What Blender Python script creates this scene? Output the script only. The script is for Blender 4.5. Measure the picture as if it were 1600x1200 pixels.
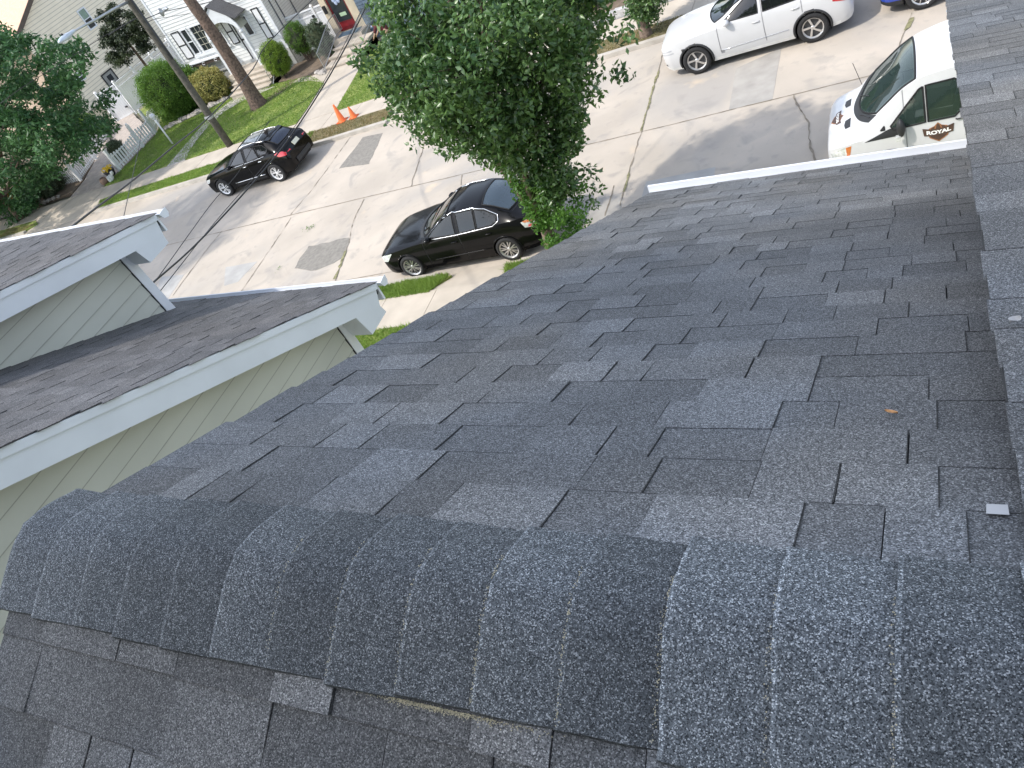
import bpy, math, random
import numpy as np
from mathutils import Vector, Matrix, noise

random.seed(7); RNG = np.random.default_rng(7)
SC = bpy.context.scene; COL = SC.collection
for o in list(bpy.data.objects): bpy.data.objects.remove(o)

# ------------------------------------------------------------------ camera
FPX, YAW, PITCH, ROLL, CAMH = 1205.57, -0.65081, 0.70202, -0.50318, 9.347
SL = 0.0475            # the street climbs to the right
PH = -0.0334           # our row of houses is turned a little from the street
def _axes():
    cy, sy = math.cos(YAW), math.sin(YAW)
    f = np.array([sy*math.cos(PITCH), cy*math.cos(PITCH), -math.sin(PITCH)])
    r = np.array([cy, -sy, 0.0]); u = np.cross(r, f); c, s = math.cos(ROLL), math.sin(ROLL)
    return r*c+u*s, -r*s+u*c, f
CR, CU, CF = _axes(); CPOS = np.array([0, 0, CAMH])
cam = bpy.data.objects.new('camera', bpy.data.cameras.new('camera')); COL.objects.link(cam)
cam.matrix_world = Matrix(((CR[0], CU[0], -CF[0], 0), (CR[1], CU[1], -CF[1], 0), (CR[2], CU[2], -CF[2], CAMH), (0, 0, 0, 1)))
cam.data.sensor_width = 36; cam.data.lens = FPX/1600*36; cam.data.clip_end = 2000; cam.data.clip_start = .05
SC.camera = cam
# ------------------------------------------------------------------ light
EL = math.radians(50); SUN = Vector((-.80*math.cos(EL), -.60*math.cos(EL), math.sin(EL)))
W = bpy.data.worlds.new('World'); SC.world = W; W.use_nodes = True
nt = W.node_tree; bg = nt.nodes['Background']; sky = nt.nodes.new('ShaderNodeTexSky')
sky.sky_type = 'NISHITA'; sky.sun_disc = False; sky.sun_elevation = EL; sky.sun_rotation = math.atan2(SUN.x, SUN.y)
hsv = nt.nodes.new('ShaderNodeHueSaturation'); hsv.inputs['Saturation'].default_value = .58; hsv.inputs['Value'].default_value = 1.25; nt.links.new(sky.outputs[0], hsv.inputs['Color']); nt.links.new(hsv.outputs[0], bg.inputs[0]); bg.inputs[1].default_value = 0.15
sun = bpy.data.objects.new('sun', bpy.data.lights.new('sun', 'SUN')); COL.objects.link(sun)
sun.data.energy = 1.9; sun.data.angle = math.radians(1.2); sun.data.color = (1, .945, .86)
sun.rotation_euler = SUN.to_track_quat('Z', 'Y').to_euler()
SC.view_settings.view_transform = 'Standard'; SC.view_settings.look = 'None'; SC.view_settings.exposure = 1.05; SC.view_settings.gamma = 1
SC.render.engine = 'CYCLES'

# ------------------------------------------------------------------ places measured from the photograph
def ray(px, py): return CF*FPX+CR*(px-800)-CU*(py-600)
def G(px, py, h=0.0):                       # on the sloping ground, h above it
    w = ray(px, py); k = (h-CAMH)/(w[2]-SL*w[0]); return CPOS+w*k
def pxy(P): v = np.array(P, float)-CPOS; k = v@CF; return (800+FPX*(v@CR)/k, 600-FPX*(v@CU)/k)
def VY(px, py, Y): w = ray(px, py); return CPOS+w*(Y/w[1])
DH = np.array([math.cos(PH), math.sin(PH), 0]); DC = np.array([-math.sin(PH), math.cos(PH), 0])
def VX(px, py, X): w = ray(px, py); return CPOS+w*(X/w[0])
def HF(u, v, z): p = DH*u+DC*v; return (p[0], p[1], z)
def gz(x): return SL*x

# ------------------------------------------------------------------ materials
MATS = {}
def mat(name, col, rough=.7, metal=0, var=.12, scale=4, bump=0, bscale=60, tone=False, spec=.5, coat=0, col2=None, detail=5, trans=None):
    if name in MATS: return MATS[name]
    m = bpy.data.materials.new(name); m.use_nodes = True; t = m.node_tree; b = t.nodes['Principled BSDF']; L = t.links
    b.inputs['Roughness'].default_value = rough; b.inputs['Metallic'].default_value = metal
    b.inputs['Specular IOR Level'].default_value = spec; b.inputs['Coat Weight'].default_value = coat
    b.inputs['Coat Roughness'].default_value = .03
    tc = t.nodes.new('ShaderNodeTexCoord'); n = t.nodes.new('ShaderNodeTexNoise'); n.inputs['Scale'].default_value = scale; n.inputs['Detail'].default_value = detail
    L.new(tc.outputs['Object'], n.inputs['Vector'])
    r = t.nodes.new('ShaderNodeMix'); r.data_type = 'RGBA'
    c = Vector(col); c2 = Vector(col2) if col2 else None
    r.inputs[6].default_value = (*(c*(1-var)), 1); r.inputs[7].default_value = (*( (c2 if c2 else c*(1+var))), 1)
    mr = t.nodes.new('ShaderNodeMapRange'); mr.inputs[1].default_value = .32; mr.inputs[2].default_value = .68
    L.new(n.outputs[0], mr.inputs[0]); L.new(mr.outputs[0], r.inputs[0]); out = r.outputs[2]
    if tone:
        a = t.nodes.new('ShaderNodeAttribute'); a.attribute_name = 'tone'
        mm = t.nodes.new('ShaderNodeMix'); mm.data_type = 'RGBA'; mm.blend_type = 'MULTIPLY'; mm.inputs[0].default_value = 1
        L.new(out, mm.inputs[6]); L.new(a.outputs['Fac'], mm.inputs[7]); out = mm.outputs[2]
    L.new(out, b.inputs['Base Color'])
    if bump:
        n2 = t.nodes.new('ShaderNodeTexNoise'); n2.inputs['Scale'].default_value = bscale; n2.inputs['Detail'].default_value = 4
        L.new(tc.outputs['Object'], n2.inputs['Vector'])
        bp = t.nodes.new('ShaderNodeBump'); bp.inputs['Strength'].default_value = 1; bp.inputs['Distance'].default_value = bump
        L.new(n2.outputs[0], bp.inputs['Height']); L.new(bp.outputs[0], b.inputs['Normal'])
    MATS[name] = m; return m
def leafmat(name, col, col2, rough=.42, trans=.35, spec=.5):
    m = bpy.data.materials.new(name); m.use_nodes = True; t = m.node_tree; b = t.nodes['Principled BSDF']; L = t.links
    a = t.nodes.new('ShaderNodeAttribute'); a.attribute_name = 'tone'
    r = t.nodes.new('ShaderNodeMix'); r.data_type = 'RGBA'; r.inputs[6].default_value = (*col, 1); r.inputs[7].default_value = (*col2, 1)
    L.new(a.outputs['Fac'], r.inputs[0]); L.new(r.outputs[2], b.inputs['Base Color'])
    b.inputs['Roughness'].default_value = rough; b.inputs['Specular IOR Level'].default_value = spec
    tr = t.nodes.new('ShaderNodeBsdfTranslucent'); hs = t.nodes.new('ShaderNodeHueSaturation'); hs.inputs['Value'].default_value = 1.5; hs.inputs['Hue'].default_value = .485
    L.new(r.outputs[2], hs.inputs['Color']); L.new(hs.outputs[0], tr.inputs[0])
    mx = t.nodes.new('ShaderNodeMixShader'); mx.inputs[0].default_value = trans
    L.new(b.outputs[0], mx.inputs[1]); L.new(tr.outputs[0], mx.inputs[2]); L.new(mx.outputs[0], t.nodes['Material Output'].inputs[0])
    MATS[name] = m; return m
def glassmat(name, tint, dens, rough=.03):
    m = bpy.data.materials.new(name); m.use_nodes = True; t = m.node_tree; L = t.links; b = t.nodes['Principled BSDF']
    b.inputs['Base Color'].default_value = (*tint, 1); b.inputs['Roughness'].default_value = rough; b.inputs['Coat Weight'].default_value = .6; b.inputs['Coat Roughness'].default_value = .02
    tr = t.nodes.new('ShaderNodeBsdfTransparent'); tr.inputs[0].default_value = (.62, .74, .68, 1)
    mx = t.nodes.new('ShaderNodeMixShader'); mx.inputs[0].default_value = dens
    L.new(tr.outputs[0], mx.inputs[1]); L.new(b.outputs[0], mx.inputs[2]); L.new(mx.outputs[0], t.nodes['Material Output'].inputs[0])
    MATS[name] = m; return m
def granules(name, dark, mid, light, warm=0, stain=.0, gsc=430):
    """asphalt shingle: dark field, crushed stone granules, soft weathering"""
    m = bpy.data.materials.new(name); m.use_nodes = True; t = m.node_tree; b = t.nodes['Principled BSDF']; L = t.links
    N = t.nodes.new; tc = N('ShaderNodeTexCoord')
    v = N('ShaderNodeTexVoronoi'); v.inputs['Scale'].default_value = gsc; L.new(tc.outputs['Object'], v.inputs['Vector'])
    sep = N('ShaderNodeSeparateColor'); L.new(v.outputs['Color'], sep.inputs[0])
    cr = N('ShaderNodeValToRGB'); e = cr.color_ramp.elements; e[0].position = 0; e[0].color = (*dark, 1); e[1].position = 1; e[1].color = (*light, 1)
    x = cr.color_ramp.elements.new(.45); x.color = (*mid, 1); x = cr.color_ramp.elements.new(.8); x.color = (*(Vector(mid)*1.5), 1)
    L.new(sep.outputs[0], cr.inputs[0])
    n = N('ShaderNodeTexNoise'); n.inputs['Scale'].default_value = 110; n.inputs['Detail'].default_value = 3; L.new(tc.outputs['Object'], n.inputs['Vector'])
    n3 = N('ShaderNodeTexNoise'); n3.inputs['Scale'].default_value = 1.7; n3.inputs['Detail'].default_value = 4; L.new(tc.outputs['Object'], n3.inputs['Vector'])
    def mr(sock, a, bb, c, d):
        q = N('ShaderNodeMapRange'); q.inputs[1].default_value = a; q.inputs[2].default_value = bb; q.inputs[3].default_value = c; q.inputs[4].default_value = d; L.new(sock, q.inputs[0]); return q.outputs[0]
    def mul(a, bsock, mode='MULTIPLY', fac=1):
        q = N('ShaderNodeMix'); q.data_type = 'RGBA'; q.blend_type = mode; q.inputs[0].default_value = fac; L.new(a, q.inputs[6])
        if hasattr(bsock, 'links'): L.new(bsock, q.inputs[7])
        else: q.inputs[7].default_value = bsock
        return q.outputs[2]
    at = N('ShaderNodeAttribute'); at.attribute_name = 'tone'
    o = mul(cr.outputs[0], at.outputs['Fac']); o = mul(o, mr(n.outputs[0], .3, .7, .88, 1.14)); o = mul(o, mr(n3.outputs[0], .3, .7, .84, 1.16))
    q = N('ShaderNodeMix'); q.data_type = 'RGBA'; q.blend_type = 'MULTIPLY'; q.inputs[7].default_value = (1.25, 1.08, .86, 1); L.new(o, q.inputs[6])
    n4 = N('ShaderNodeTexNoise'); n4.inputs['Scale'].default_value = 1.1; n4.inputs['Detail'].default_value = 2; L.new(tc.outputs['Object'], n4.inputs['Vector'])
    L.new(mr(n4.outputs[0], .45, .65, 0, warm), q.inputs[0]); o = q.outputs[2]
    L.new(o, b.inputs['Base Color']); b.inputs['Roughness'].default_value = .8; b.inputs['Specular IOR Level'].default_value = .35
    bp = N('ShaderNodeBump'); bp.inputs['Distance'].default_value = .0016; L.new(sep.outputs[0], bp.inputs['Height']); L.new(bp.outputs[0], b.inputs['Normal'])
    MATS[name] = m; return m

ROOFM = granules('roof_granules', (.036, .040, .044), (.122, .127, .134), (.38, .395, .41), .4, gsc=480)
CAPM = granules('cap_granules', (.012, .015, .018), (.086, .095, .102), (.42, .44, .455), .15, gsc=560)
OLDROOF = granules('old_roof_granules', (.042, .041, .043), (.098, .097, .102), (.26, .26, .26), .2, gsc=300)
UNDER = mat('shingle_underlay', (.012, .013, .015), .95)
WHITE = mat('white_trim', (.74, .76, .79), .45, var=.04, scale=3)
FASCIA = mat('white_fascia', (.70, .73, .76), .5, var=.05, scale=2)
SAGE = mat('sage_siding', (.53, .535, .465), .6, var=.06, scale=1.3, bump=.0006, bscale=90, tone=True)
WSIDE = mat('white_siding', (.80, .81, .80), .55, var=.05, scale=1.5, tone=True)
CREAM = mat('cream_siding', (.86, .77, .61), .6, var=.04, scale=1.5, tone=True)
PEACH = mat('peach_roof', (.62, .40, .28), .8, var=.1, scale=6)
PEACHW = mat('peach_wall', (.50, .38, .28), .8, var=.1, scale=6)
BROWNT = mat('brown_trim', (.09, .065, .05), .6)
DARKG = mat('dark_pane', (.03, .035, .04), .12, spec=.7)
BLACKT = mat('black_trim', (.018, .018, .02), .5)
SHUTW = mat('shutter_white', (.78, .78, .80), .5, var=.03)
CONC = mat('concrete_walk', (.46, .405, .335), .9, var=.10, scale=1.6, bump=.002, bscale=120, detail=8)
KERB = mat('kerb_concrete', (.42, .385, .335), .9, var=.16, scale=2.2, bump=.003, bscale=90, detail=8)
STEP = mat('step_concrete', (.48, .42, .35), .9, var=.14, scale=3, bump=.003, bscale=60)
SOIL = mat('soil', (.16, .12, .085), .95, var=.3, scale=5, bump=.01, bscale=30)
STONE = mat('field_stone', (.36, .33, .30), .85, var=.35, scale=6, bump=.01, bscale=20)
GROUND = mat('ground_earth', (.15, .14, .10), .95, var=.3, scale=.6, bump=.01, bscale=10)
BARK = mat('pine_bark', (.13, .09, .07), .9, var=.5, scale=11, bump=.03, bscale=16)
BARK2 = mat('oak_bark', (.17, .125, .095), .9, var=.4, scale=14, bump=.012, bscale=30)
POLEM = mat('pole_wood', (.085, .078, .062), .85, var=.35, scale=8, bump=.006, bscale=40)
METAL = mat('grey_metal', (.42, .44, .46), .35, metal=.6, var=.05)
WIRE = mat('cable', (.02, .02, .022), .6)
TYRE = mat('tyre', (.018, .018, .019), .85, var=.15, scale=20)
CHROME = mat('chrome', (.72, .73, .75), .14, metal=1, var=.02)
ALLOY = mat('alloy', (.62, .61, .60), .3, metal=.85, var=.05)
ALLOYW = mat('pale_alloy', (.80, .80, .80), .35, metal=.35, var=.03)
PLASTIC = mat('black_plastic', (.022, .023, .025), .55, var=.1)
RUBBERS = mat('seam', (.008, .008, .009), .7)
SEAT = mat('seat_cloth', (.09, .085, .08), .8, var=.1)
PAINTB = mat('black_paint', (.003, .003, .0035), .12, spec=.12, coat=.22, var=.1)
PAINTB2 = mat('worn_black_paint', (.004, .004, .0045), .18, spec=.12, coat=.22, var=.3, scale=2)
PAINTW = mat('white_paint', (.56, .56, .56), .25, coat=.6, var=.02)
PAINTV = mat('van_white_paint', (.58, .58, .585), .3, coat=.3, var=.03)
PAINTU = mat('blue_paint', (.012, .05, .36), .2, coat=1, var=.05)
REDL = mat('red_lens', (.55, .02, .03), .12, coat=1, var=.2, scale=20)
AMBER = mat('amber_lens', (.55, .17, .05), .15, coat=1, var=.2, scale=20)
CLEAR = mat('clear_lens', (.66, .68, .66), .12, metal=.2, coat=1, var=.35, scale=14)
PLATE = mat('plate', (.66, .64, .50), .4, var=.08, scale=12)
ORANGE = mat('cone_orange', (.86, .17, .035), .5, var=.05)
GLASS = glassmat('car_glass', (.008, .012, .012), .8)
GLASSD = glassmat('dark_car_glass', (.008, .009, .010), .93)
GLASSV = glassmat('van_glass', (.028, .048, .042), .72)
LEAFOAK = leafmat('oak_leaf', (.022, .070, .018), (.15, .26, .075), .34, .3, .65)
LEAFNEW = leafmat('sprout_leaf', (.035, .11, .015), (.12, .27, .04), .45, .4)
LEAFMAP = leafmat('maple_leaf', (.022, .08, .025), (.085, .20, .06), .5, .25)
LEAFBUSH = leafmat('bush_leaf', (.06, .15, .02), (.17, .31, .05), .55, .4)
LEAFLIME = leafmat('lime_leaf', (.10, .20, .015), (.30, .42, .05), .55, .3)
LEAFVAR = leafmat('variegated_leaf', (.16, .19, .04), (.66, .58, .22), .6, .3)
LEAFPINE = leafmat('pine_needle', (.012, .025, .012), (.06, .085, .03), .6, .15)
LEAFGREY = leafmat('rose_leaf', (.05, .08, .045), (.17, .22, .13), .6, .3)
GRASSB = leafmat('grass_blade', (.10, .19, .03), (.26, .38, .08), .6, .4)
GRASSD = leafmat('dry_grass_blade', (.16, .17, .06), (.36, .29, .15), .7, .3)
YELLOW = mat('yellow_petals', (.80, .55, .03), .6, var=.3, scale=20)
ORPET = mat('orange_petals', (.80, .36, .10), .6, var=.3, scale=20)

def grass_sheet():
    m = mat('lawn', (.15, .23, .04), .95, var=.35, scale=1.6, bump=.02, bscale=50, col2=(.27, .31, .08)); return m
LAWN = grass_sheet()
DRYLAWN = mat('dry_verge', (.15, .14, .06), .95, var=.3, scale=3, bump=.02, bscale=50, col2=(.27, .21, .12))

def road_mat():
    m = bpy.data.materials.new('road_concrete'); m.use_nodes = True; t = m.node_tree; b = t.nodes['Principled BSDF']; L = t.links; N = t.nodes.new
    tc = N('ShaderNodeTexCoord')
    def noise_(s, d=4, dist=0):
        n = N('ShaderNodeTexNoise'); n.inputs['Scale'].default_value = s; n.inputs['Detail'].default_value = d; n.inputs['Distortion'].default_value = dist; L.new(tc.outputs['Object'], n.inputs['Vector']); return n.outputs[0]
    def mr(sock, a, bb, c, d):
        q = N('ShaderNodeMapRange'); q.inputs[1].default_value = a; q.inputs[2].default_value = bb; q.inputs[3].default_value = c; q.inputs[4].default_value = d; L.new(sock, q.inputs[0]); return q.outputs[0]
    def mix(a, c, f, mode='MIX'):
        q = N('ShaderNodeMix'); q.data_type = 'RGBA'; q.blend_type = mode
        for i, s in ((6, a), (7, c), (0, f)):
            if isinstance(s, (tuple, float, int)): q.inputs[i].default_value = (*s, 1) if isinstance(s, tuple) else s
            else: L.new(s, q.inputs[i])
        return q.outputs[2]
    o = mix((.385, .34, .285), (.485, .425, .355), mr(noise_(.5, 6), .35, .65, 0, 1))
    o = mix(o, (.33, .31, .285), mr(noise_(.16, 5, .8), .50, .62, 0, .8))      # grey worn zones
    o = mix(o, (.60, .47, .33), mr(noise_(.9, 3), .66, .76, 0, .55))            # rusty pale spots
    o = mix(o, (.30, .275, .25), mr(noise_(3.1, 6), .58, .72, 0, .45))
    o = mix(o, (.27, .255, .235), mr(noise_(.75, 7, 1.4), .57, .68, 0, .5))            # small stains
    o = mix(o, (.24, .22, .20), mr(noise_(46, 2), .68, .76, 0, .55))            # aggregate flecks
    L.new(o, b.inputs['Base Color']); b.inputs['Roughness'].default_value = .9
    bp = N('ShaderNodeBump'); bp.inputs['Distance'].default_value = .003; L.new(noise_(70, 3), bp.inputs['Height']); L.new(bp.outputs[0], b.inputs['Normal'])
    return m
ROADM = road_mat()
PATCHA = mat('asphalt_patch', (.215, .20, .175), .95, var=.16, scale=9, bump=.004, bscale=70)
PATCHG_SHADOW = mat('grey_patch_and_shadow', (.335, .315, .285), .9, var=.12, scale=2.5, bump=.002, bscale=90)
PATCHB_SHADOW = mat('blue_grey_patch_and_shadow', (.36, .35, .33), .9, var=.10, scale=2.5)
TAR = mat('joint_filler', (.21, .18, .14), .95, var=.3, scale=5)
WEED = mat('joint_weed', (.20, .19, .10), .95, var=.5, scale=8)

# ------------------------------------------------------------------ mesh helpers
LOC = {}; TRF = [None]
class M:
    def __init__(s): s.v = []; s.f = []; s.t = []
    def add(s, vs, fs, tone=None):
        b = len(s.v); s.v += [tuple(map(float, p)) for p in vs]; s.f += [tuple(b+i for i in f) for f in fs]; s.t += [1.0 if tone is None else tone]*len(fs)
    def quad(s, a, b, c, d, tone=None): s.add([a, b, c, d], [(0, 1, 2, 3)], tone)
    def box(s, lo, hi, tone=None):
        x0, y0, z0 = lo; x1, y1, z1 = hi
        s.hexa([(x0, y0, z0), (x1, y0, z0), (x1, y1, z0), (x0, y1, z0), (x0, y0, z1), (x1, y0, z1), (x1, y1, z1), (x0, y1, z1)], tone)
    def hexa(s, p, tone=None): s.add(p, [(0, 3, 2, 1), (4, 5, 6, 7), (0, 1, 5, 4), (1, 2, 6, 5), (2, 3, 7, 6), (3, 0, 4, 7)], tone)
    def prism(s, poly, d, tone=None):      # poly: 3-D points, d: extrusion vector
        n = len(poly); q = [tuple(np.array(p)+np.array(d)) for p in poly]
        s.add(list(poly)+q, [tuple(range(n))[::-1], tuple(range(n, 2*n))]+[(i, (i+1) % n, n+(i+1) % n, n+i) for i in range(n)], tone)
    def tube(s, pts, r, n=8, cap=True, tone=None):
        pts = [Vector(p) for p in pts]; rs = r if hasattr(r, '__len__') else [r]*len(pts); rings = []; up = None
        for i, p in enumerate(pts):
            d = (pts[min(i+1, len(pts)-1)]-pts[max(i-1, 0)])
            if d.length < 1e-9: d = Vector((0, 0, 1))
            d.normalize()
            if up is None: up = d.orthogonal().normalized()
            up = (up-d*up.dot(d)); up = up.normalized() if up.length > 1e-6 else d.orthogonal().normalized()
            w = d.cross(up); rings.append([p+(up*math.cos(2*math.pi*k/n)+w*math.sin(2*math.pi*k/n))*rs[i] for k in range(n)])
        vs = [q for g in rings for q in g]; fs = [(i*n+k, i*n+(k+1) % n, (i+1)*n+(k+1) % n, (i+1)*n+k) for i in range(len(pts)-1) for k in range(n)]
        if cap: fs += [tuple(range(n))[::-1], tuple(range((len(pts)-1)*n, len(pts)*n))]
        s.add(vs, fs, tone)
    def lathe(s, prof, axis='z', c=(0, 0, 0), n=32, tone=None):   # prof: (radius, height)
        vs = []; m = len(prof)
        for r, h in prof:
            for k in range(n):
                a = 2*math.pi*k/n; x, y = r*math.cos(a), r*math.sin(a)
                p = (x, y, h) if axis == 'z' else ((x, h, y) if axis == 'y' else (h, x, y))
                vs.append((p[0]+c[0], p[1]+c[1], p[2]+c[2]))
        fs = [(i*n+k, i*n+(k+1) % n, (i+1)*n+(k+1) % n, (i+1)*n+k) for i in range(m-1) for k in range(n)]
        s.add(vs, fs, tone)
    def blob(s, c, r, seed=0, amp=.15, n=(14, 9), tone=None):
        vs = []; fs = []; a, b = n
        for j in range(b+1):
            th = math.pi*j/b
            for i in range(a):
                ph = 2*math.pi*i/a; d = Vector((math.sin(th)*math.cos(ph), math.sin(th)*math.sin(ph), math.cos(th)))
                k = 1+amp*noise.noise(d*1.7+Vector((seed, seed*.7, 0))); vs.append((c[0]+d.x*r[0]*k, c[1]+d.y*r[1]*k, c[2]+d.z*r[2]*k))
        fs = [(j*a+i, (j+1)*a+i, (j+1)*a+(i+1) % a, j*a+(i+1) % a) for j in range(b) for i in range(a)]
        s.add(vs, fs, tone)
    def build(s, name, m, parent=None, world=True, smooth=False, kind=None, tone=False):
        me = bpy.data.meshes.new(name); v = np.array(s.v, dtype=float)
        if TRF[0] and world: v = np.array([HF(*q) for q in v])
        if parent is not None and world: v = v-np.array(LOC[parent.name])
        me.from_pydata(v.tolist(), [], s.f); me.update()
        if tone or any(x != 1.0 for x in s.t[:2000]):
            a = me.attributes.new('tone', 'FLOAT', 'FACE'); a.data.foreach_set('value', np.array(s.t, dtype=np.float32))
        elif m and any(n.type == 'ATTRIBUTE' for n in m.node_tree.nodes):
            a = me.attributes.new('tone', 'FLOAT', 'FACE'); a.data.foreach_set('value', np.array(s.t, dtype=np.float32))
        if smooth: me.polygons.foreach_set('use_smooth', [True]*len(me.polygons))
        if m: me.materials.append(m)
        o = bpy.data.objects.new(name, me); COL.objects.link(o)
        if parent is not None: o.parent = parent; LOC[o.name] = LOC[parent.name]
        else: LOC[o.name] = (0, 0, 0)
        if kind: o['kind'] = kind
        return o
def thing(name, label, cat, loc=(0, 0, 0), rz=0, group=None, rot=None):
    o = bpy.data.objects.new(name, None); COL.objects.link(o); o.empty_display_size = .2
    o.location = Vector(map(float, loc)); o.rotation_euler = rot if rot else (0, 0, rz); LOC[o.name] = tuple(map(float, loc)); tag(o, label, cat, group); return o
def tag(o, label, cat, group=None):
    o['label'] = label; o['category'] = cat
    if group: o['group'] = group
    return o
def autosmooth(o, ang=35):
    me = o.data; me.polygons.foreach_set('use_smooth', [True]*len(me.polygons))
    try: me.set_sharp_from_angle(angle=math.radians(ang))
    except Exception: pass
    return o
def copy_tree(o, parent=None):
    c = o.copy(); COL.objects.link(c)
    if parent is not None: c.parent = parent
    for ch in list(o.children): copy_tree(ch, c)
    return c
def slab(name, poly, h0, h1, m, kind='structure', parent=None, drop=.0):
    """a sheet or slab that follows the slope of the street"""
    b = M(); P = [(x, y, gz(x)+h1) for x, y in poly]; b.prism([(x, y, gz(x)+h0) for x, y in poly], (0, 0, h1-h0)); return b.build(name, m, parent, kind=kind)
def densify(poly, step=.6, amp=.05, seed=0):
    out = []
    for i, a in enumerate(poly):
        b = poly[(i+1) % len(poly)]; n = max(1, int(math.dist(a, b)/step))
        for k in range(n):
            x = a[0]+(b[0]-a[0])*k/n; y = a[1]+(b[1]-a[1])*k/n
            q = noise.noise(Vector((x*2.1, y*2.1, seed))); q2 = noise.noise(Vector((x*2.1, y*2.1, seed+9)))
            out.append((x+q*amp, y+q2*amp))
    return out
def gp(*pts, h=.12): return [tuple(G(*p, h)[:2]) for p in pts]

# ------------------------------------------------------------------ SETTING: ground, road, kerbs, walks, lawns
b = M(); b.quad((-400, -300, gz(-400)-.03), (300, -300, gz(300)-.03), (300, 500, gz(300)-.03), (-400, 500, gz(-400)-.03)); b.build('ground', GROUND, kind='structure')
NK, FK = 13.0, 22.7
b = M(); n = 60
for i in range(n):
    x0, x1 = -120+i*4, -116+i*4; b.quad((x0, NK, gz(x0)), (x1, NK, gz(x1)), (x1, FK, gz(x1)), (x0, FK, gz(x0)))
b.build('road', ROADM, kind='structure')
# kerbs: real steps, with block joints
def kerb(name, x0, x1, y0, y1, h=.13):
    b = M(); x = x0
    while x < x1-.01:
        xe = min(x+3.0, x1); g = .006; d = noise.noise(Vector((x, y0, 3)))*.012
        b.hexa([(x+g, y0+d, gz(x)-.05), (xe-g, y0+d, gz(xe)-.05), (xe-g, y1, gz(xe)-.05), (x+g, y1, gz(x)-.05),
                (x+g, y0+d+.012*(y0 > 15), gz(x)+h), (xe-g, y0+d+.012*(y0 > 15), gz(xe)+h), (xe-g, y1, gz(xe)+h), (x+g, y1, gz(x)+h)])
        x = xe
    return b.build(name, KERB, kind='structure')
kerb('kerb', -34.2, -16.6, FK, FK+.2); kerb('kerb', -8.9, 60, FK, FK+.2); kerb('kerb', -60, -40.2, FK, FK+.2)
kerb('kerb', -60, -10.2, NK-.18, NK); kerb('kerb', -7.9, 60, NK-.18, NK)
# aprons ramping from the walk to the road
def apron(x0, x1, y0, y1, z0, z1):
    b = M(); b.hexa([(x0, y0, gz(x0)-.05), (x1, y0, gz(x1)-.05), (x1, y1, gz(x1)-.05), (x0, y1, gz(x0)-.05), (x0, y0, gz(x0)+z0), (x1, y0, gz(x1)+z0), (x1, y1, gz(x1)+z1), (x0, y1, gz(x0)+z1)]); b.build('driveway_apron', CONC, kind='structure')
apron(-40.2, -34.2, FK-.02, 23.9, .02, .115); apron(-16.6, -8.9, FK-.02, 23.9, .02, .115); apron(-10.2, -7.9, 12.3, NK+.01, .115, .015)
# sidewalks in separate flags
def walk(name, x0, x1, y0, y1, step, h=.12):
    b = M(); x = x0
    while x < x1:
        d = random.uniform(-.004, .004); xe = x+step
        b.hexa([(x+.007, y0, gz(x)-.05), (xe-.007, y0, gz(xe)-.05), (xe-.007, y1, gz(xe)-.05), (x+.007, y1, gz(x)-.05), (x+.007, y0, gz(x)+h+d), (xe-.007, y0, gz(xe)+h+d), (xe-.007, y1, gz(xe)+h+d), (x+.007, y1, gz(x)+h+d)])
        x = xe
    return b.build(name, CONC, kind='structure')
walk('far_sidewalk', -70, 40, 23.9, 25.25, 1.5); walk('near_sidewalk', -70, 40, 11.16, 12.33, 1.5)
# verges and lawns
slab('near_verge', densify([(-60, 12.31), (-10.25, 12.31), (-9.75, NK-.17), (-60, NK-.17)], amp=.05), -.05, .112, LAWN)
slab('near_verge', densify([(-7.95, 12.31), (30, 12.31), (30, NK-.17), (-8.2, NK-.17)], amp=.05), -.05, .112, LAWN)
slab('near_lawn', [(-60, 4), (40, 4), (40, 11.15), (-60, 11.15)], -.05, .11, LAWN)
slab('far_verge', densify([(-34.1, FK+.19), (-20.6, FK+.19), (-20.9, 23.95), (-34.6, 23.75)], amp=.06, seed=2), -.05, .118, LAWN)
slab('far_verge', densify([(-20.6, FK+.19), (-16.7, FK+.19), (-16.9, 23.95), (-20.9, 23.95)], amp=.10, seed=3), -.05, .118, DRYLAWN)
slab('far_verge', densify([(-8.8, FK+.19), (30, FK+.19), (30, 23.98), (-8.8, 23.98)], amp=.06, seed=4), -.05, .118, DRYLAWN)
slab('far_verge', densify([(-44, FK+.19), (-40.3, FK+.19), (-39.6, 23.3), (-40.3, 23.8), (-44, 23.9)], amp=.1, seed=5), -.05, .118, LAWN)
lawn1 = densify([(-36.0, 25.3), (-22.6, 25.3), (-23.0, 28.9), (-25.0, 30.6), (-28.1, 31.4), (-28.6, 33.2), (-37.4, 33.2), (-37.5, 32.3), (-36.2, 30.3), (-35.9, 27.5)], amp=.05)
slab('front_lawn', lawn1, -.05, .125, LAWN)
slab('front_lawn', densify([(-20.5, 25.28), (-11, 25.28), (-11, 33), (-21.2, 33), (-21.35, 29.6)], amp=.05), -.05, .125, LAWN)
slab('side_garden', densify([(-60, 26.0), (-39.2, 25.9), (-39.7, 27.1), (-41.3, 29.9), (-46.5, 36.0), (-60, 37)], amp=.1), -.05, .13, SOIL)
slab('side_lawn', densify([(-42.6, 35.5), (-37.6, 32.4), (-37.0, 34.0), (-42.6, 42)], amp=.1), -.05, .127, LAWN)
slab('driveway', densify([(-38.9, 25.27), (-36.0, 25.27), (-36.1, 27.5), (-36.5, 30.4), (-43.3, 35.7), (-46.5, 36.2), (-41.2, 29.8), (-39.5, 27.1)], amp=.03), -.05, .122, mat('driveway_paving', (.40, .345, .30), .9, var=.16, scale=5, bump=.004, bscale=25))
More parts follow.
